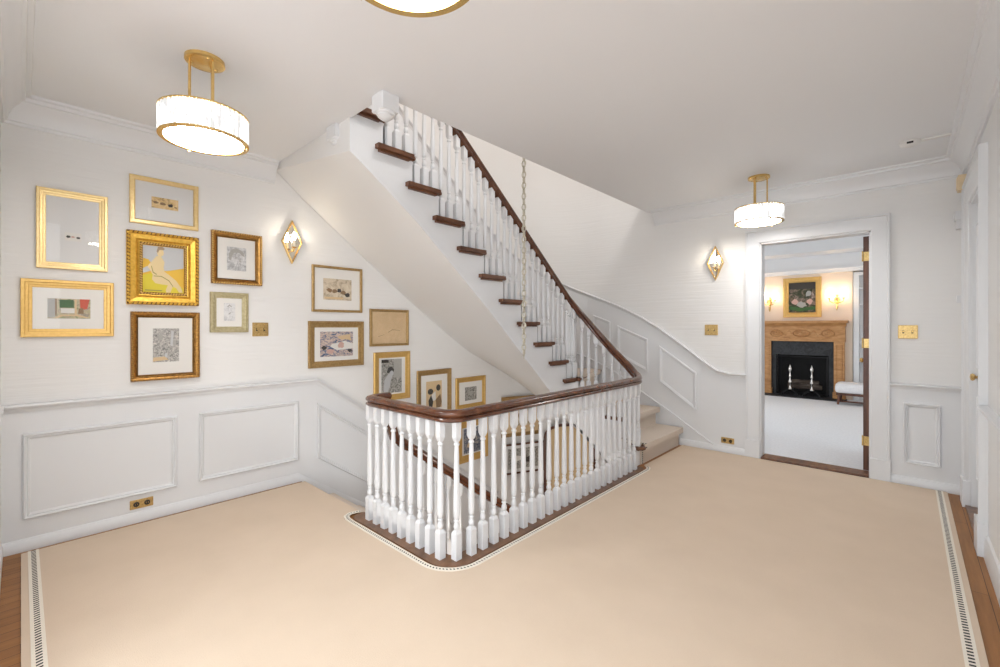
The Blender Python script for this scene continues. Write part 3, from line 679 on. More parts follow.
# ------------------------------------------------------------------ pictures
def picture(label, Y, Z, w, h, fw, fmat, prof, mat, aw, ah, art, frame_kind='flat', place=None, adj=(0, 0), group='pictures on the stair wall', glass=True, mat_h=None):
    """aw, ah: sight size of the artwork; mat None = artwork fills the frame."""
    if place is None: loc, rz = (XL, Y, Z), PI/2
    else: loc, rz = place
    t = thing('picture', label, 'picture', loc, rz, group)
    P = [(-w/2, -h/2), (w/2, -h/2), (w/2, h/2), (-w/2, h/2)]
    pc = lambda u, v, d: (u, -d, v)
    fr_ = MB(); D = .022
    profs = {'flat': [(0, .001), (0, D*.7), (fw*.12, D), (fw*.42, D*.9), (fw*.5, D*.62), (fw*.9, D*.5), (fw, D*.35), (fw, .001)],
             'step': [(0, .001), (0, D), (fw*.06, D*1.15), (fw*.34, D*1.15), (fw*.4, D*.8), (fw*.66, D*.72), (fw*.72, D*.5), (fw*.95, D*.45), (fw, D*.3), (fw, .001)],
             'thin': [(0, .001), (0, D*.9), (fw*.2, D), (fw*.8, D), (fw, D*.8), (fw, .001)],
             'ornate': [(0, .001), (0, D*.9), (fw*.06, D*1.5), (fw*.18, D*1.6), (fw*.24, D*1.1), (fw*.55, D*.85), (fw*.64, D*1.15), (fw*.72, D*.8), (fw*.92, D*.6), (fw, D*.3), (fw, .001)]}
    rings(fr_, P, profs[frame_kind], pc)
    fm_ = [fmat]
    if frame_kind == 'ornate':
        rings(fr_, P, [(fw*.20, D*1.50), (fw*.20, D*1.63), (fw*.015, D*1.63), (fw*.015, D*1.2)], pc, 1, False); rings(fr_, P, [(fw*.80, D*.78), (fw*.80, D*.86), (fw*.97, D*.62)], pc, 1, False); fm_ = [fmat, M['bead_shade']]
    fr_o = fr_.build('frame', fm_, t)
    if prof:                                                 # rows of carved beads
        for (inset, r, pitch, mt) in prof:
            bd = MB(); q = offs_poly(P, inset)
            for i in range(4):
                a, b_ = Vector(q[i]), Vector(q[(i+1) % 4]); k_ = int((b_-a).length/pitch)
                tdir = (b_-a).normalized()
                for j in range(k_):
                    c_ = a.lerp(b_, (j+.5)/k_)
                    bm = bmesh.new(); bmesh.ops.create_icosphere(bm, subdivisions=1, radius=r)
                    tw = tdir*.8+Vector((-tdir.y, tdir.x))*.6
                    for v in bm.verts:
                        al = v.co.x*.0; u_ = Vector((v.co.x, v.co.y)); s_ = u_.dot(tw)*.5; u_ = u_+tw*s_
                        v.co = Vector((c_.x+u_.x, -(D*1.70+v.co.z*.9) if inset < fw*.4 else -(D*.85+v.co.z*.9), c_.y+u_.y))
                    bd.bm(bm, 0, True)
            o = bd.build('carved_beading', mt, fr_o); o['label'] = 'rope carved beading'
    iw, ih = w-2*fw, h-2*fw
    if mat:
        mb_ = MB(); op = [(-aw/2+adj[0], -ah/2+adj[1]), (aw/2+adj[0], -ah/2+adj[1]), (aw/2+adj[0], ah/2+adj[1]), (-aw/2+adj[0], ah/2+adj[1])]; oo = [(-iw/2-.003, -ih/2-.003), (iw/2+.003, -ih/2-.003), (iw/2+.003, ih/2+.003), (-iw/2-.003, ih/2+.003)]
        V = [pc(u, v, .006) for u, v in oo]+[pc(u, v, .006) for u, v in op]+[pc(u, v, .0035) for u, v in op]
        F = [(i, (i+1) % 4, 4+(i+1) % 4, 4+i) for i in range(4)]+[(4+i, 4+(i+1) % 4, 8+(i+1) % 4, 8+i) for i in range(4)]
        mb_.add(V, F); mb_.build('mat_board', mat, t)
    else: aw, ah = iw+.004, ih+.004
    base, shapes = art
    am = MB(); mats = [base]
    am.add([pc(u+adj[0], v+adj[1], .003) for u, v in ((-aw/2-.002, -ah/2-.002), (aw/2+.002, -ah/2-.002), (aw/2+.002, ah/2+.002), (-aw/2-.002, ah/2+.002))], [(0, 1, 2, 3)])
    for li, (mt, pts_) in enumerate(shapes):
        if mt not in mats: mats.append(mt)
        bm = bmesh.new(); vs = [bm.verts.new(pc((u-.5)*aw+adj[0], (v-.5)*ah+adj[1], .0032+.00015*li)) for u, v in pts_]; es = [bm.edges.new((vs[i], vs[(i+1) % len(vs)])) for i in range(len(vs))]
        bmesh.ops.triangle_fill(bm, use_beauty=True, edges=es); am.bm(bm, mats.index(mt))
    am.build('artwork', mats, t)
    if glass:
        g = MB(); g.add([pc(u, v, .0075) for u, v in ((-iw/2, -ih/2), (iw/2, -ih/2), (iw/2, ih/2), (-iw/2, ih/2))], [(0, 1, 2, 3)]); g.build('glass', M['glass'], t)
    return t
def ell(cx, cy, rx, ry, n=14, rot=0):
    return [(cx+rx*math.cos(2*PI*i/n)*math.cos(rot)-ry*math.sin(2*PI*i/n)*math.sin(rot), cy+rx*math.cos(2*PI*i/n)*math.sin(rot)+ry*math.sin(2*PI*i/n)*math.cos(rot)) for i in range(n)]
def blob(cx, cy, r, n=11, ax=1.):
    return [(cx+r*ax*(.7+.5*random.random())*math.cos(2*PI*i/n), cy+r*(.7+.5*random.random())*math.sin(2*PI*i/n)) for i in range(n)]
def rect(a, b_, c_, d): return [(a, b_), (c_, b_), (c_, d), (a, d)]
GW = 'pictures on the gallery wall'
picture('wide-matted gold frame with a tiny sketch, highest and leftmost on the gallery wall', .226, 1.962, .329, .496, .043, M['palegold'], None, M['matgrey'], .077, .052,
        (M['p_white'], [(M['p_black'], blob(.2, .5, .16)), (M['p_rose'], blob(.48, .5, .12)), (M['p_black'], blob(.8, .45, .14))]), 'step', adj=(0, -.038), group=GW)
picture('broad flat gold frame with a small terrace scene of red drapery', .209, 1.466, .424, .355, .050, M['gold'], None, M['mat'], .196, .125,
        (M['a_garden'], [(M['p_grey'], rect(.0, .06, .17, .98)), (M['p_brown'], rect(.17, .15, .21, 1)), (M['p_green'], rect(.27, .55, .60, .95)), (M['p_white'], rect(.30, .28, .62, .52)), (M['p_tan'], rect(.62, .2, .67, .98)), (M['p_red'], [(.76, .45), (.92, .5), (.98, 1), (.74, 1)]),
         (M['p_brown'], [(.70, .25), (.84, .25), (.82, .55), (.72, .52)]), (M['p_tan'], [(.15, .05), (.3, .2), (.7, .22), (.95, .06), (.9, .02), (.65, .12), (.35, .12), (.22, .0)])]), 'step', group=GW)
picture('slim pale gold frame with a small ochre sketch of figures, top of the gallery', .701, 2.233, .399, .331, .031, M['palegold'], None, M['matgrey'], .156, .079,
        (M['a_ochre'], [(M['p_brown'], blob(.16, .5, .12, 9, .8)), (M['p_brown'], blob(.42, .45, .13)), (M['p_black'], blob(.72, .4, .15, 9, .7)), (M['p_brown'], blob(.9, .3, .07))]), 'thin', group=GW)
picture('ornate carved gold frame holding a yellow painting of a seated nude', .693, 1.760, .416, .507, .090, M['richgold'], [(.010, .0095, .024, M['richgold']), (.079, .0065, .016, M['gold'])], None, 0, 0,
        (M['p_sky'], [(M['p_orange'], [(0, .40), (.2, .46), (.6, .48), (1, .56), (1, .1), (0, .1)]), (M['p_orange'], [(.02, .72), (.14, .70), (.22, .60), (0, .5)]), (M['p_yellow'], [(0, .36), (.25, .42), (.62, .34), (1, .10), (1, 0), (0, 0)]),
         (M['p_skin'], [(.32, .78), (.27, .72), (.14, .58), (.12, .54), (.16, .50), (.24, .38), (.34, .34), (.40, .36), (.24, .36), (.22, .28), (.30, .20), (.45, .18), (.60, .17), (.55, .06), (.56, 0), (.66, 0), (.72, .14), (.80, .12), (.88, .02), (.97, .02), (.92, .14), (.80, .28), (.62, .40), (.52, .46), (.50, .55), (.52, .66), (.47, .74), (.42, .79)]),
         (M['p_skin'], ell(.42, .86, .085, .085)), (M['p_hair'], [(.33, .88), (.36, .98), (.46, 1.0), (.53, .95), (.50, .92), (.40, .92), (.36, .85)]), (M['p_line'], [(.20, .56), (.24, .42), (.33, .38), (.335, .395), (.255, .44), (.215, .565)]),
         (M['p_line'], [(.26, .345), (.44, .345), (.62, .26), (.72, .14), (.735, .145), (.635, .275), (.45, .36), (.26, .36)]), (M['p_line'], rect(.06, .035, .46, .055))]), 'ornate', group=GW, glass=False)
picture('dark bronzed frame with a black ink crowd scene, lowest on the gallery wall', .707, 1.216, .397, .482, .041, M['oldgold'], [(.006, .0055, .015, M['oldgold'])], M['mat'], .153, .239,
        (M['a_street'], [(M['p_tan'], [(0, .02), (.6, .06), (.45, .16), (.02, .14)]), (M['p_sky'], [(.66, .5), (.75, .45), (.8, .9), (.7, .95)]), (M['p_grey'], blob(.3, .74, .10)), (M['p_grey'], blob(.82, .55, .08)), (M['p_sky'], blob(.5, .2, .06))]), 'ornate', adj=(0, .004), group=GW)
picture('carved bronze gilt frame with a grey pencil head study', 1.161, 1.889, .356, .407, .045, M['oldgold'], [(.006, .006, .017, M['gold'])], M['mat'], .138, .185,
        (M['a_pencil'], [(M['p_grey'], [(.12, .45), (.10, .7), (.25, .9), (.55, .95), (.82, .84), (.92, .62), (.80, .66), (.62, .78), (.38, .76), (.26, .6), (.22, .42)]), (M['p_grey'], [(.40, .56), (.56, .58), (.56, .54), (.40, .52)]), (M['p_grey'], [(.66, .52), (.74, .40), (.66, .38), (.64, .42)])]), 'ornate', group=GW)
picture('small champagne silver frame with a faint pencil drawing above the brass switch', 1.109, 1.464, .265, .311, .045, M['silvergold'], None, M['mat'], .080, .140, (M['a_faint'], [(M['p_grey'], [(.3, .8), (.5, .92), (.7, .8), (.66, .76), (.5, .86), (.36, .76)]), (M['p_grey'], [(.4, .4), (.62, .5), (.6, .42), (.44, .34)])]), 'step', adj=(.002, .004), group=GW)
picture('thin bronze frame with a sepia sketch of a row of figures beside the diamond sconce', 2.007, 1.699, .492, .423, .022, M['thingold'], None, M['mat'], .279, .197,
        (M['a_sepia'], [(M['p_brown'], blob(.22, .45, .10)), (M['p_brown'], blob(.40, .42, .10)), (M['p_black'], blob(.56, .46, .09)), (M['p_brown'], blob(.70, .36, .10)), (M['p_black'], blob(.85, .25, .10)), (M['p_tan'], rect(.05, .05, .7, .14))]), 'thin')
picture('bronze frame with a blue and rose seaside print on a cream mat', 2.000, 1.192, .543, .423, .058, M['thingold'], None, M['mat'], .324, .230,
        (M['a_beach'], [(M['p_white'], [(.35, .5), (.75, .62), (1, .5), (1, .3), (.5, .25), (.3, .4)]), (M['p_rose'], blob(.62, .45, .12)), (M['p_rose'], blob(.3, .2, .09, 9, 1.6)), (M['p_black'], blob(.9, .22, .08)), (M['p_black'], blob(.12, .35, .08)), (M['p_tan'], [(.5, .8), (.9, .9), (.95, .62), (.8, .68), (.6, .68)])]), 'flat')
picture('small frame of bare tan paper with a faint line drawing', 2.568, 1.343, .459, .373, .024, M['thingold'], None, M['a_tan'], .290, .230,
        (M['a_tan'], [(M['p_brown'], [(.45, .3), (.62, .42), (.95, .38), (.95, .365), (.62, .40), (.46, .28)]), (M['p_brown'], [(.05, .12), (.3, .2), (.3, .19), (.05, .105)])]), 'thin')
picture('gold frame with a black and white portrait of a dark haired sitter', 2.601, .845, .435, .498, .060, M['gold'], None, M['mat'], .245, .347,
        (M['a_grain'], [(M['p_grey'], rect(.6, .45, 1, 1)), (M['p_sky'], [(.1, .1), (.15, .40), (.36, .58), (.55, .52), (.45, .36), (.42, .2), (.3, .02), (.15, 0)]), (M['p_black'], [(.26, .62), (.34, .76), (.5, .78), (.62, .68), (.58, .60), (.44, .64), (.34, .58)]), (M['p_black'], rect(.0, .9, .35, .99)), (M['p_sky'], ell(.5, .58, .09, .08))]), 'flat', adj=(-.005, 0))
picture('brown gilt frame with a tan print of two dark heads, just above the rail', 3.155, .600, .490, .542, .058, M['thingold'], None, M['mat'], .225, .305,
        (M['p_tan'], [(M['p_black'], ell(.28, .62, .17, .11)), (M['p_black'], ell(.78, .74, .14, .12)), (M['p_white'], [(.35, .5), (.6, .62), (.62, .3), (.4, .25)]), (M['p_black'], [(.15, .3), (.32, .5), (.45, .25), (.38, .0), (.2, .0)]), (M['p_brown'], [(.6, .3), (.9, .5), (1, .2), (.9, 0), (.65, 0)])]), 'flat', adj=(-.005, -.01))
picture('square plain gold frame with a tiny grey etching, last above the rail', 3.718, .553, .498, .382, .058, M['gold'], None, M['mat'], .196, .162, (M['a_grain'], [(M['p_grey'], blob(.5, .5, .2))]), 'flat', adj=(0, -.012))
picture('gold framed dark blue print seen low through the balusters', 3.75, -.03, .52, .50, .085, M['gold'], None, M['mat'], .30, .30, (M['a_blue'], [(M['p_black'], blob(.5, .5, .2)), (M['p_tan'], blob(.3, .3, .1))]), 'flat')
def on_arc(a, z, g=.058): return ((AX+(AR-g)*math.cos(math.radians(a)), AY+(AR-g)*math.sin(math.radians(a)), z), math.radians(a-90))
picture('brown frame with tan mat, its top showing over the rail by the chain', 0, 0, .60, .53, .045, M['thingold'], None, M['p_tan'], .34, .26, (M['a_sepia'], [(M['p_brown'], blob(.5, .5, .2))]), 'flat', place=on_arc(158, .165))
picture('dark thin frame with a black and white print low on the curved wall', 0, 0, .62, .40, .022, M['darkwood'], None, M['matgrey'], .46, .27, (M['a_grain'], [(M['p_white'], blob(.3, .5, .16)), (M['p_black'], blob(.65, .4, .15))]), 'thin', place=on_arc(156, -.40))
# tan panel added as stand-in for an unidentified warm shape down the stairwell
am = thing('arched_panel', 'tall arch-topped tan panel in a dark frame low on the curved stairwell wall', 'mirror', *on_arc(112, -.98, .078))
aw_, ah_ = .35, 1.06
op = [(-aw_, 0), (aw_, 0), (aw_, ah_-.22)]+[(aw_*math.cos(math.radians(q)), ah_-.22+.20*math.sin(math.radians(q))) for q in range(15, 180, 15)]+[(-aw_, ah_-.22)]
t = MB(); rings(t, op, [(0, -.03), (0, .025), (.012, .03), (.03, .022), (.036, .004), (.036, -.03)], lambda u, v, d: (u, -d-.03, v)); t.build('frame', M['darkwood'], am)
t = MB(); ip = offs_poly(op, .034); t.add([(u, -.034, v) for u, v in ip], [tuple(range(len(ip)))]); t.build('panel', M['p_tan'], am)

# ------------------------------------------------------------------ switches and outlets
def plate(label, cat, loc, rz, w, h, kind, n=2):
    t = thing('outlet_plate' if kind == 'outlet' else 'switch_plate', label, cat, loc, rz)
    m_ = MB(); m_.cbox(-w/2, w/2, -.007, 0, -h/2, h/2, .003); m_.build('cover_plate', M['plate'], t)
    for i in range(n):
        x = (i-(n-1)/2)*w/n*.92
        if kind == 'outlet':
            s_ = MB(); s_.lathe([(.017, 0), (.017, .003), (.014, .004)], n=16); o = s_.build('socket', M['dark'], t); o.location = (x, -.007, 0); o.rotation_euler = (PI/2, 0, 0); o['label'] = 'dark socket face'
            q = MB()
            for dx in (-.006, .006): q.box(dx-.0012, dx+.0012, -.0125, -.010, -.004, .005)
            q.build('slots', M['brass'], o).location = (0, 0, 0)
            o.children[0].rotation_euler = (-PI/2, 0, 0); o.children[0].location = (0, 0, -.007+.0)
        else:
            s_ = MB(); s_.cbox(-.006, .006, -.010, -.006, -.013, .013, .001); o = s_.build('toggle_slot', M['dark'], t); o.location = (x, 0, 0)
            s_ = MB(); s_.cbox(-.0035, .0035, -.020, -.008, -.006, .008, .001); s_.build('toggle', M['brass'], t).location = (x, 0, .003)
    sc = MB()
    for i in range(n):
        for sg in (-1, 1): sc.sphere(((i-(n-1)/2)*w/n*.92, -.0075, sg*h*.36), .0035, 1)
    sc.build('screws', M['brass'], t)
plate('brass double outlet plate low on the left wainscot', 'outlet', (XL+.010, .568, .128), PI/2, .128, .062, 'outlet')
plate('brass double switch plate on the left wall below the pictures', 'switch', (XL+.001, 1.336, 1.33), PI/2, .122, .112, 'switch')
plate('brass double switch plate on the far wall between the sconce and the doorway', 'switch', (-1.582, YD-.001, 1.318), 0, .135, .115, 'switch')
plate('brass double switch plate right of the doorway above the chair rail', 'switch', (0.0, YD-.001, 1.308), 0, .125, .115, 'switch')
plate('brass outlet plate just above the baseboard left of the doorway', 'outlet', (-1.415, YD-.007, .136), 0, .128, .062, 'outlet')

# ------------------------------------------------------------------ diamond sconces
def sconce(label, loc, rz):
    t = thing('wall_sconce', label, 'wall light', loc, rz, 'diamond wall sconces')
    w, h0, h1 = .085, .185, .19
    P = [(0, -h1), (w, 0), (0, h0), (-w, 0)]
    m_ = MB(); rings(m_, P, [(0, 0), (0, .028), (.006, .032), (.010, .026), (.010, 0)], lambda u, v, d: (u, -d, v)); m_.build('frame', M['brass'], t)
    q = offs_poly(P, .009); m_ = MB(); c_ = (0, -.004, 0)
    V = [(u, -.014, v) for u, v in q]+[(0, -.004, 0)]
    m_.add(V, [(0, 1, 4), (1, 2, 4), (2, 3, 4), (3, 0, 4)]); m_.build('mirror_plate', M['mirror'], t)
    a = MB(); a.tube([(0, -.01, -.075), (0, -.035, -.088), (0, -.058, -.080), (0, -.062, -.060)], .0055, 8); a.lathe([(.008, 0), (.022, .006), (.024, .010), (.012, .012)], (0, -.062, -.062), 14); a.build('arm', M['brass'], t)
    a = MB(); a.lathe([(.011, 0), (.011, .058), (.008, .060)], (0, -.062, -.052), 12); a.build('candle', M['candle'], t)
    a = MB(); a.lathe([(.006, 0), (.012, .012), (.0145, .026), (.011, .046), (.004, .064), (.001, .072)], (0, -.062, .008), 12); b_ = a.build('flame_bulb', M['bulb'], t); b_['label'] = 'lit flame bulb'
sconce('brass diamond wall sconce on the left wall by the stair', (XL+.001, 1.584, 2.085), PI/2)
sconce('brass diamond wall sconce on the far wall left of the doorway', (-1.536, YD-.001, 2.045), 0)

# ------------------------------------------------------------------ ceiling lights
def drum(label, x, y):
    t = thing('ceiling_light', label, 'ceiling light', (x, y, ZC), 0, 'drum ceiling lights')
    m_ = MB(); m_.lathe([(.088, 0), (.088, -.018), (.080, -.022), (.062, -.020), (.030, -.026), (.010, -.028)], n=32); m_.build('canopy', M['brass'], t)
    m_ = MB()
    for k_ in range(3): a = PI/2+k_*2*PI/3; m_.lathe([(.016, 0), (.010, -.012), (.004, -.014)], (.062*math.cos(a+.5), .062*math.sin(a+.5), -.014), 10)
    m_.build('canopy_screws', M['brass'], t)
    for k_ in range(3):
        a = .3+k_*2*PI/3; m_ = MB(); m_.lathe([(.0065, -.012), (.0065, -.290)], (.065*math.cos(a), .065*math.sin(a), 0), 10); m_.build('rod', M['brass'], t)
    R, z1, z0 = .190, -.288, -.412
    m_ = MB()
    for z in (z1, z0-.010): m_.lathe([(R+.004, z), (R+.012, z), (R+.012, z+.010), (R+.004, z+.010), (R+.004, z)], n=64) if False else None
    for nm, z in (('top_ring', z1), ('bottom_ring', z0-.007)):
        m_ = MB(); n_ = 64; prof = [(R-.016, z), (R+.007, z), (R+.007, z+.007), (R-.016, z+.007)]
        V = [(r*math.cos(2*PI*i/n_), r*math.sin(2*PI*i/n_), zz) for r, zz in prof for i in range(n_)]
        m_.add(V, [(j*n_+i, j*n_+(i+1) % n_, ((j+1) % 4)*n_+(i+1) % n_, ((j+1) % 4)*n_+i) for j in range(4) for i in range(n_)], 0, True); m_.build(nm, M['brass'], t)
    m_ = MB(); n_ = 44
    for i in range(n_):
        a0, a1 = 2*PI*i/n_, 2*PI*(i+1)/n_; am_ = (a0+a1)/2
        p = lambda r, a, z: (r*math.cos(a), r*math.sin(a), z)
        m_.add([p(R-.004, a0+.004, z0), p(R+.006, am_, z0), p(R-.004, a1-.004, z0), p(R-.004, a0+.004, z1), p(R+.006, am_, z1), p(R-.004, a1-.004, z1)], [(0, 1, 4, 3), (1, 2, 5, 4), (0, 3, 5, 2)])
    m_.build('crystal_shade', M['crystal'], t)['label'] = 'ribbed crystal drum shade'
    m_ = MB(); m_.lathe([(R-.018, z0-.002), (R-.02, z0-.006), (.12, z0-.010), (.01, z0-.011)], n=48); m_.build('diffuser', M['diffuser'], t)['label'] = 'glowing opal diffuser'
    m_ = MB(); m_.lathe([(R-.016, z1+.003), (R-.016, z1+.007), (.004, z1+.008)], n=40); m_.build('top_plate', M['gloss'], t)
    m_ = MB()
    for k_ in range(3): a = 1.2+k_*2*PI/3; m_.box(R*math.cos(a)-.005, R*math.cos(a)+.005, R*math.sin(a)-.005, R*math.sin(a)+.005, z0-.016, z0+.004)
    m_.build('clips', M['brass'], t)
drum('crystal drum ceiling light above the gallery pictures', -2.65, .64)
drum('crystal drum ceiling light by the far doorway', -1.0, 4.57)
drum('crystal drum ceiling light cut off by the top edge of the view, nearest', -.965, .69)

# smoke detector, cable cover, chime box
sd = thing('smoke_detector', 'small white smoke detector on the ceiling near the right wall', 'smoke detector', (.012, 4.46, ZC))
m_ = MB(); m_.lathe([(.062, 0), (.062, -.012), (.054, -.024), (.03, -.034), (.004, -.036)], n=28); m_.build('housing', M['plastic'], sd)
m_ = MB(); m_.box(-.018, .018, -.062, -.050, -.026, -.014); m_.build('vent', M['dark'], sd)
m_ = MB(); m_.cbox(.06, .222, -.022, .022, -.012, 0, .003); tag(m_.build('cable_cover', M['plastic']), 'white cable cover strip from the smoke detector to the crown moulding', 'cable cover').location = (.012, 4.46, ZC)
ch = thing('door_chime', 'ivory chime box on the right wall above the door casing', 'door chime', (XR-.03, 4.98, 2.47))
m_ = MB(); m_.cbox(-.03, .03, -.055, .055, -.06, .06, .008); m_.build('box', M['ivory'], ch)
m_ = MB(); m_.cbox(-.035, -.028, -.04, .04, -.045, .045, .003); m_.build('cover', M['ivory'], ch)

# ------------------------------------------------------------------ door into the fireplace room
d1 = MB(); d1.cbox(-.304, -.258, YD+.15, YD+.97, .03, DZ-.03, .003); door1 = struct(d1.build('door_1', M['darkwood']))
for z in (.30, 1.20, 2.0):
    m_ = MB(); m_.box(-.300, -.262, YD+.144, YD+.150, z-.042, z+.042); m_.lathe([(.006, -.045), (.006, .045), (.003, .05)], (-.308, YD+.146, z), 10); m_.build('hinge', M['plate'], door1)
m_ = MB(); m_.lathe([(.026, 0), (.010, .008), (.010, .035), (.027, .05), (.02, .07), (.004, .072)], n=14); kb = m_.build('door_knob', M['brass'], door1); kb.location = (-.304, YD+.90, 1.0); kb.rotation_euler = (0, -PI/2, 0)

# ------------------------------------------------------------------ fireplace room
MXc = -1.53
w_ = MB()
FX0, FX1, FZ = -1.96, -1.10, .80
w_.box(-4.2, FX0, YF, YF+.12, 0, ZC); w_.box(FX1, -.74, YF, YF+.12, 0, ZC); w_.box(FX0, FX1, YF, YF+.12, FZ, ZC)
struct(w_.build('wall_fireplace', M['cream']))
w_ = MB(); w_.box(-4.32, -4.2, YD+.14, YF+.9, 0, ZC); w_.box(1.4, 1.52, YD+.14, YF+.9, 0, ZC); w_.box(-.74, 1.5, YF+.40, YF+.52, 0, ZC); w_.box(-.75, -.74, YF, YF+.40, 0, ZC); struct(w_.build('wall_fireplace_room', M['paint']))
w_ = MB(); w_.box(-4.3, 1.5, YD+.14, YF+.9, ZC, ZC+.1); struct(w_.build('ceiling_fireplace_room', M['ceil']))
w_ = MB(); w_.box(-4.2, 1.4, YF-.10, YF, 2.38, ZC); w_.sweep([(-4.2, YF-.10, 2.38), (1.4, YF-.10, 2.38)], [(0, 0), (.02, 0), (.03, .03), (.06, .06), (.06, .09), (0, .09)], shear=True); struct(w_.build('trim_%d' % pn[0], M['gloss'])); pn[0] += 1
w_ = MB(); w_.box(-4.2, 1.4, 7.5, 7.75, 2.40, ZC); struct(w_.build('trim_%d' % pn[0], M['paint'])); pn[0] += 1
hb = MB(); hb.box(FX0-.04, FX1+.04, YF+.12, YF+.5, -.01, FZ+.1)
fp = thing('fireplace', 'honey pine carved fireplace surround with dark slate slips in the room beyond the doorway', 'fireplace', (MXc, YF, 0))
def fpart(mb, name, mat, label=None):
    mb.v = [(v[0]-MXc, v[1]-YF, v[2]) for v in mb.v]; o = mb.build(name, mat, fp)
    if label: o['label'] = label
    return o
m_ = MB(); m_.cbox(-2.27, -.80, YF-.24, YF-.001, 1.425, 1.47, .006); m_.sweep([(-2.24, YF-.12, 1.36), (-.83, YF-.12, 1.36)], [(0, 0), (.02, 0), (.03, .02), (.05, .03), (.08, .05), (.09, .065), (0, .065)], shear=True); fpart(m_, 'mantel_shelf', M['pine'])
m_ = MB(); m_.cbox(-2.22, -.85, YF-.12, YF-.001, 1.07, 1.36, .004); m_.cbox(-2.22, -.85, YF-.13, YF-.001, 1.075, 1.095, .003); fpart(m_, 'frieze', M['pine'])
cv = MB()
for cx_, rx in ((MXc, .15), (-1.95, .11), (-1.11, .11)):
    q = ell(cx_, 1.225, rx, .075, 24); rings(cv, q, [(0, 0), (.006, .02), (.014, .022), (.02, .008), (.024, 0)], lambda u, v, d: (u, YF-.12-d, v), closed=False)
    for i in range(10): a = i*PI/5; cv.sphere((cx_+rx*.5*math.cos(a), YF-.122, 1.225+.035*math.sin(a)), .016, 1, 0, (1.3, .6, .8))
    cv.sphere((cx_, YF-.122, 1.225), .03, 2, 0, (1, .6, .8))
for s_ in (-1, 1):
    for i in range(12):
        u = i/11; cv.sphere((MXc+s_*(.165+u*.16), YF-.122, 1.225+.05*math.sin(u*7)), .015, 1, 0, (1.2, .7, .9))
fpart(cv, 'carving', M['pine'])
for x0, x1 in ((-2.20, -2.04), (-1.02, -.86)):
    m_ = MB(); m_.cbox(x0, x1, YF-.11, YF-.001, .13, 1.07, .004); rings(m_, [(x0+.03, .20), (x1-.03, .20), (x1-.03, 1.02), (x0+.03, 1.02)], [(0, 0), (.005, .012), (.014, .012), (.02, 0)], lambda u, v, d: (u, YF-.11-d, v), closed=False); m_.cbox(x0-.015, x1+.015, YF-.125, YF-.001, 0, .13, .004); fpart(m_, 'pilaster', M['pine'])
m_ = MB(); m_.box(-2.04, FX0, YF-.06, YF-.001, 0, 1.07); m_.box(FX1, -1.02, YF-.06, YF-.001, 0, 1.07); m_.box(FX0, FX1, YF-.06, YF-.001, FZ, 1.07); fpart(m_, 'slate_surround', M['slate'])
m_ = MB(); m_.box(FX0, FX1, YF+.44, YF+.46, 0, FZ); m_.box(FX0-.02, FX0, YF-.05, YF+.46, 0, FZ); m_.box(FX1, FX1+.02, YF-.05, YF+.46, 0, FZ); m_.box(FX0, FX1, YF-.05, YF+.46, FZ-.0, FZ+.02); m_.box(FX0, FX1, YF-.05, YF+.46, -.005, .012); fpart(m_, 'firebox', M['soot'])
m_ = MB(); m_.box(-2.24, -.82, YF-.42, YF-.06, 0, .014); fpart(m_, 'hearth', M['slate'])
m_ = MB(); m_.tube([(FX0+.01, YF-.065, FZ-.03), (FX1-.01, YF-.065, FZ-.03)], .012, 8); m_.tube([(FX0+.02, YF-.065, .02), (FX0+.02, YF-.065, FZ-.03)], .010, 8); m_.tube([(FX1-.02, YF-.065, .02), (FX1-.02, YF-.065, FZ-.03)], .010, 8); fpart(m_, 'fire_screen_frame', M['iron'])
sp_ = MB()
for i in range(60):
    x = FX0+.02+i*(FX1-FX0-.04)/59; sp_.box(x-.0015, x+.0015, YF-.045, YF-.042, .02, FZ-.03)
o = fpart(sp_, 'spark_curtain', M['iron']); o['kind'] = 'stuff'
def andiron(label, x):
    t = thing('andiron', label, 'andiron', (x, YF-.17, .014), 0, 'fireplace andirons')
    m_ = MB(); m_.lathe([(.04, .12), (.03, .14), (.015, .16), (.013, .20), (.03, .23), (.036, .26), (.018, .30), (.013, .34), (.025, .37), (.014, .40), (.012, .46), (.028, .49), (.032, .52), (.02, .55), (.006, .575), (.004, .60)], n=16); m_.build('post', M['nickel'], t)
    m_ = MB(); m_.tube([(-.13, -.02, 0), (-.115, -.02, .05), (-.05, -.01, .10), (0, 0, .13), (.05, -.01, .10), (.115, -.02, .05), (.13, -.02, 0)], .016, 8); m_.sphere((-.13, -.025, .02), .024, 1); m_.sphere((.13, -.025, .02), .024, 1); m_.build('feet', M['iron'], t)
    m_ = MB(); m_.tube([(0, 0, .12), (0, .30, .10), (0, .34, 0)], .012, 8); m_.build('log_bar', M['iron'], t)
andiron('polished steel andiron standing on the hearth, left one of the pair', -1.70)
andiron('polished steel andiron standing on the hearth, right one nearer the white bench', -1.35)
for i, (x0, x1, z, lab) in enumerate(((-1.78, -1.22, .17, 'charred grey log lying across the andirons at the front'), (-1.72, -1.28, .25, 'smaller pale log on top in the fireplace'))):
    m_ = MB(); m_.tube([(x0+(x1-x0)*j/6, YF+.10+.06*i, z+.006*math.sin(j*2.)) for j in range(7)], [.046, .05, .049, .051, .048, .05, .046], 10)
    tag(m_.build('log', wood('bark_%d' % i, (.05, .035, .025), (.14, .10, .075), (.32, .27, .22), .9, (4, 20, 20))), lab, 'log', 'logs in the fireplace')
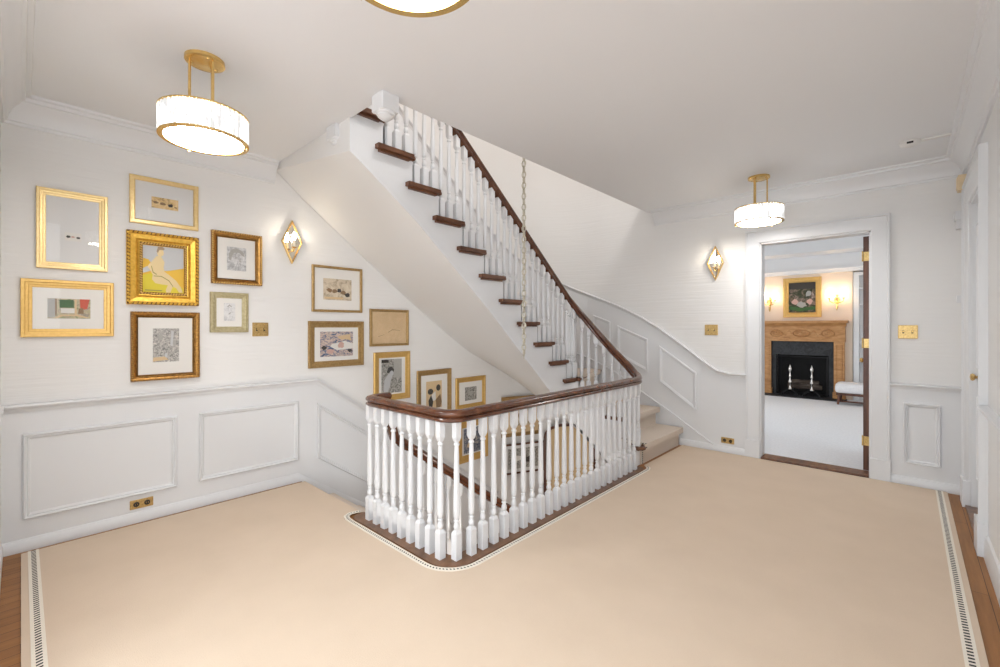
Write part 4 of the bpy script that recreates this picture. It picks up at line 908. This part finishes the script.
t = picture('gold framed dark garden painting over the mantel in the far room', 0, 0, .63, .78, .095, M['gold'], [(.085, .010, .02, M['gold'])], None, 0, 0,
        (M['a_dark'], [(M['p_black'], rect(0, .78, 1, 1)), (M['p_rose'], blob(.25, .36, .10, 13, 1.3)), (M['p_grey'], blob(.5, .26, .10, 13, 1.8)), (M['p_grey'], blob(.74, .62, .11, 13)), (M['p_rose'], blob(.78, .36, .10, 13, 1.1)), (M['p_green'], [(.0, .12), (.4, .05), (1, .10), (1, .2), (.5, .16), (0, .22)])]), 'step', place=((MXc, YF-.001, 1.93), 0), group='paintings over the mantel', glass=False)
def rsconce(label, x):
    t = thing('mantel_sconce', label, 'wall light', (x, YF-.001, 1.86), 0, 'mantel sconces')
    m_ = MB(); m_.lathe([(.035, 0), (.04, .01), (.02, .02), (.006, .022)], n=14); bk = m_.build('back_plate', M['brass'], t); bk.rotation_euler = (PI/2, 0, 0); bk.scale = (1, 2.4, 1)
    m_ = MB()
    for s_ in (-1, 1): m_.tube([(0, -.02, -.03), (s_*.05, -.06, -.06), (s_*.10, -.09, -.03), (s_*.11, -.09, .02)], .008, 8); m_.lathe([(.006, 0), (.026, .008), (.028, .014), (.01, .016)], (s_*.11, -.09, .02), 12)
    m_.tube([(0, -.015, -.06), (0, -.02, -.14), (0, -.015, -.20)], [.014, .02, .004], 8); m_.build('arms', M['brass'], t)
    for s_ in (-1, 1):
        m_ = MB(); m_.lathe([(.009, .03), (.009, .10)], (s_*.11, -.09, 0), 10); m_.build('candle', M['candle'], t)
        m_ = MB(); m_.lathe([(.055, .10), (.036, .20), (.034, .20), (.053, .10)], (s_*.11, -.09, 0), 16); m_.build('lamp_shade', M['shade_white'], t)
rsconce('two-armed brass sconce left of the painting over the mantel', -2.08)
rsconce('two-armed brass sconce right of the painting over the mantel', -.98)
# bookcase in the alcove
bk = thing('bookcase', 'white built-in shelves in the alcove right of the fireplace', 'bookcase', (.10, YF+.10, 0))
m_ = MB()
m_.box(-.839, -.76, -.10, .09, 0, 2.36); m_.box(.70, .76, -.10, .09, 0, 2.36); m_.box(-.76, .70, .07, .09, 0, 2.36); m_.box(-.76, .70, -.10, .07, 2.30, 2.36); m_.build('case', M['gloss'], bk)
for z in (.70, 1.05, 1.4, 1.75, 2.05):
    m_ = MB(); m_.box(-.76, .70, -.09, .07, z, z+.03); m_.build('shelf', M['gloss'], bk)
# upholstered bench
bn = thing('bench', 'white upholstered bench with dark legs beside the hearth, half hidden by the door', 'bench', (-.52, 9.86, 0))
m_ = MB(); m_.cbox(-.42, .42, -.24, .24, .20, .37, .06); m_.build('cushion', M['upholstery'], bn)
m_ = MB(); m_.box(-.40, .40, -.22, .22, .165, .205); m_.build('frame', M['darkwood'], bn)
for sx in (-1, 1):
    for sy in (-1, 1): m_ = MB(); m_.tube([(sx*.36, sy*.18, .17), (sx*.37, sy*.19, .08), (sx*.375, sy*.195, 0)], [.022, .016, .018], 8); m_.build('leg', M['darkwood'], bn)
m_ = MB(); m_.tube([(-.37, -.19, .06), (.37, -.19, .06)], .012, 8); m_.build('stretcher', M['darkwood'], bn)

# ------------------------------------------------------------------ lights
def light(kind, name, loc, e, col=(1, .95, .88), size=.2, rot=(0, 0, 0), sy=None):
    d = bpy.data.lights.new(name, kind); d.energy = e; d.color = col
    if kind == 'AREA':
        d.size = size
        if sy: d.shape = 'RECTANGLE'; d.size_y = sy
    else: d.shadow_soft_size = size
    o = bpy.data.objects.new(name, d); C.objects.link(o); o.location = loc; o.rotation_euler = rot; return o
light('POINT', 'upper_hall_fill', (-1.2, 2.4, 4.9), 95, (1, .97, .93), .25)  # added fill to brighten the upper shaft walls, no fixture there
light('POINT', 'lower_hall_fill', (-1.4, 2.6, -1.0), 55, (1, .95, .88), .2)  # added point light that brightens the stairwell walls below
light('AREA', 'fireplace_room_side_fill', (-4.0, 7.6, 1.5), 42, (.95, .97, 1), 2.0, (0, -PI/2, 0), 1.6)  # added side light in place of daylight, the wall has no window
light('POINT', 'fireplace_room_warm_fill', (.6, 8.6, 2.0), 12, (1, .93, .84), .2)  # extra warm fill added to the far room, apart from its sconces
w = bpy.data.worlds.new('World'); bpy.context.scene.world = w; w.use_nodes = True
w.node_tree.nodes['Background'].inputs[0].default_value = (.90, .95, 1, 1); w.node_tree.nodes['Background'].inputs[1].default_value = 2.6

# ------------------------------------------------------------------ camera
cam = bpy.data.cameras.new('Camera'); co = bpy.data.objects.new('Camera', cam); C.objects.link(co)
co.location = (0, 0, 1.35); co.rotation_euler = (PI/2, 0, math.radians(42.7))
cam.sensor_width = 36; cam.lens = 442*36/1000; cam.shift_y = -.0065; cam.clip_start = .02
bpy.context.scene.camera = co
vs = bpy.context.scene.view_settings
vs.view_transform = 'Standard'; vs.look = 'None'; vs.exposure = .27; vs.gamma = 1; vs.use_curve_mapping = False
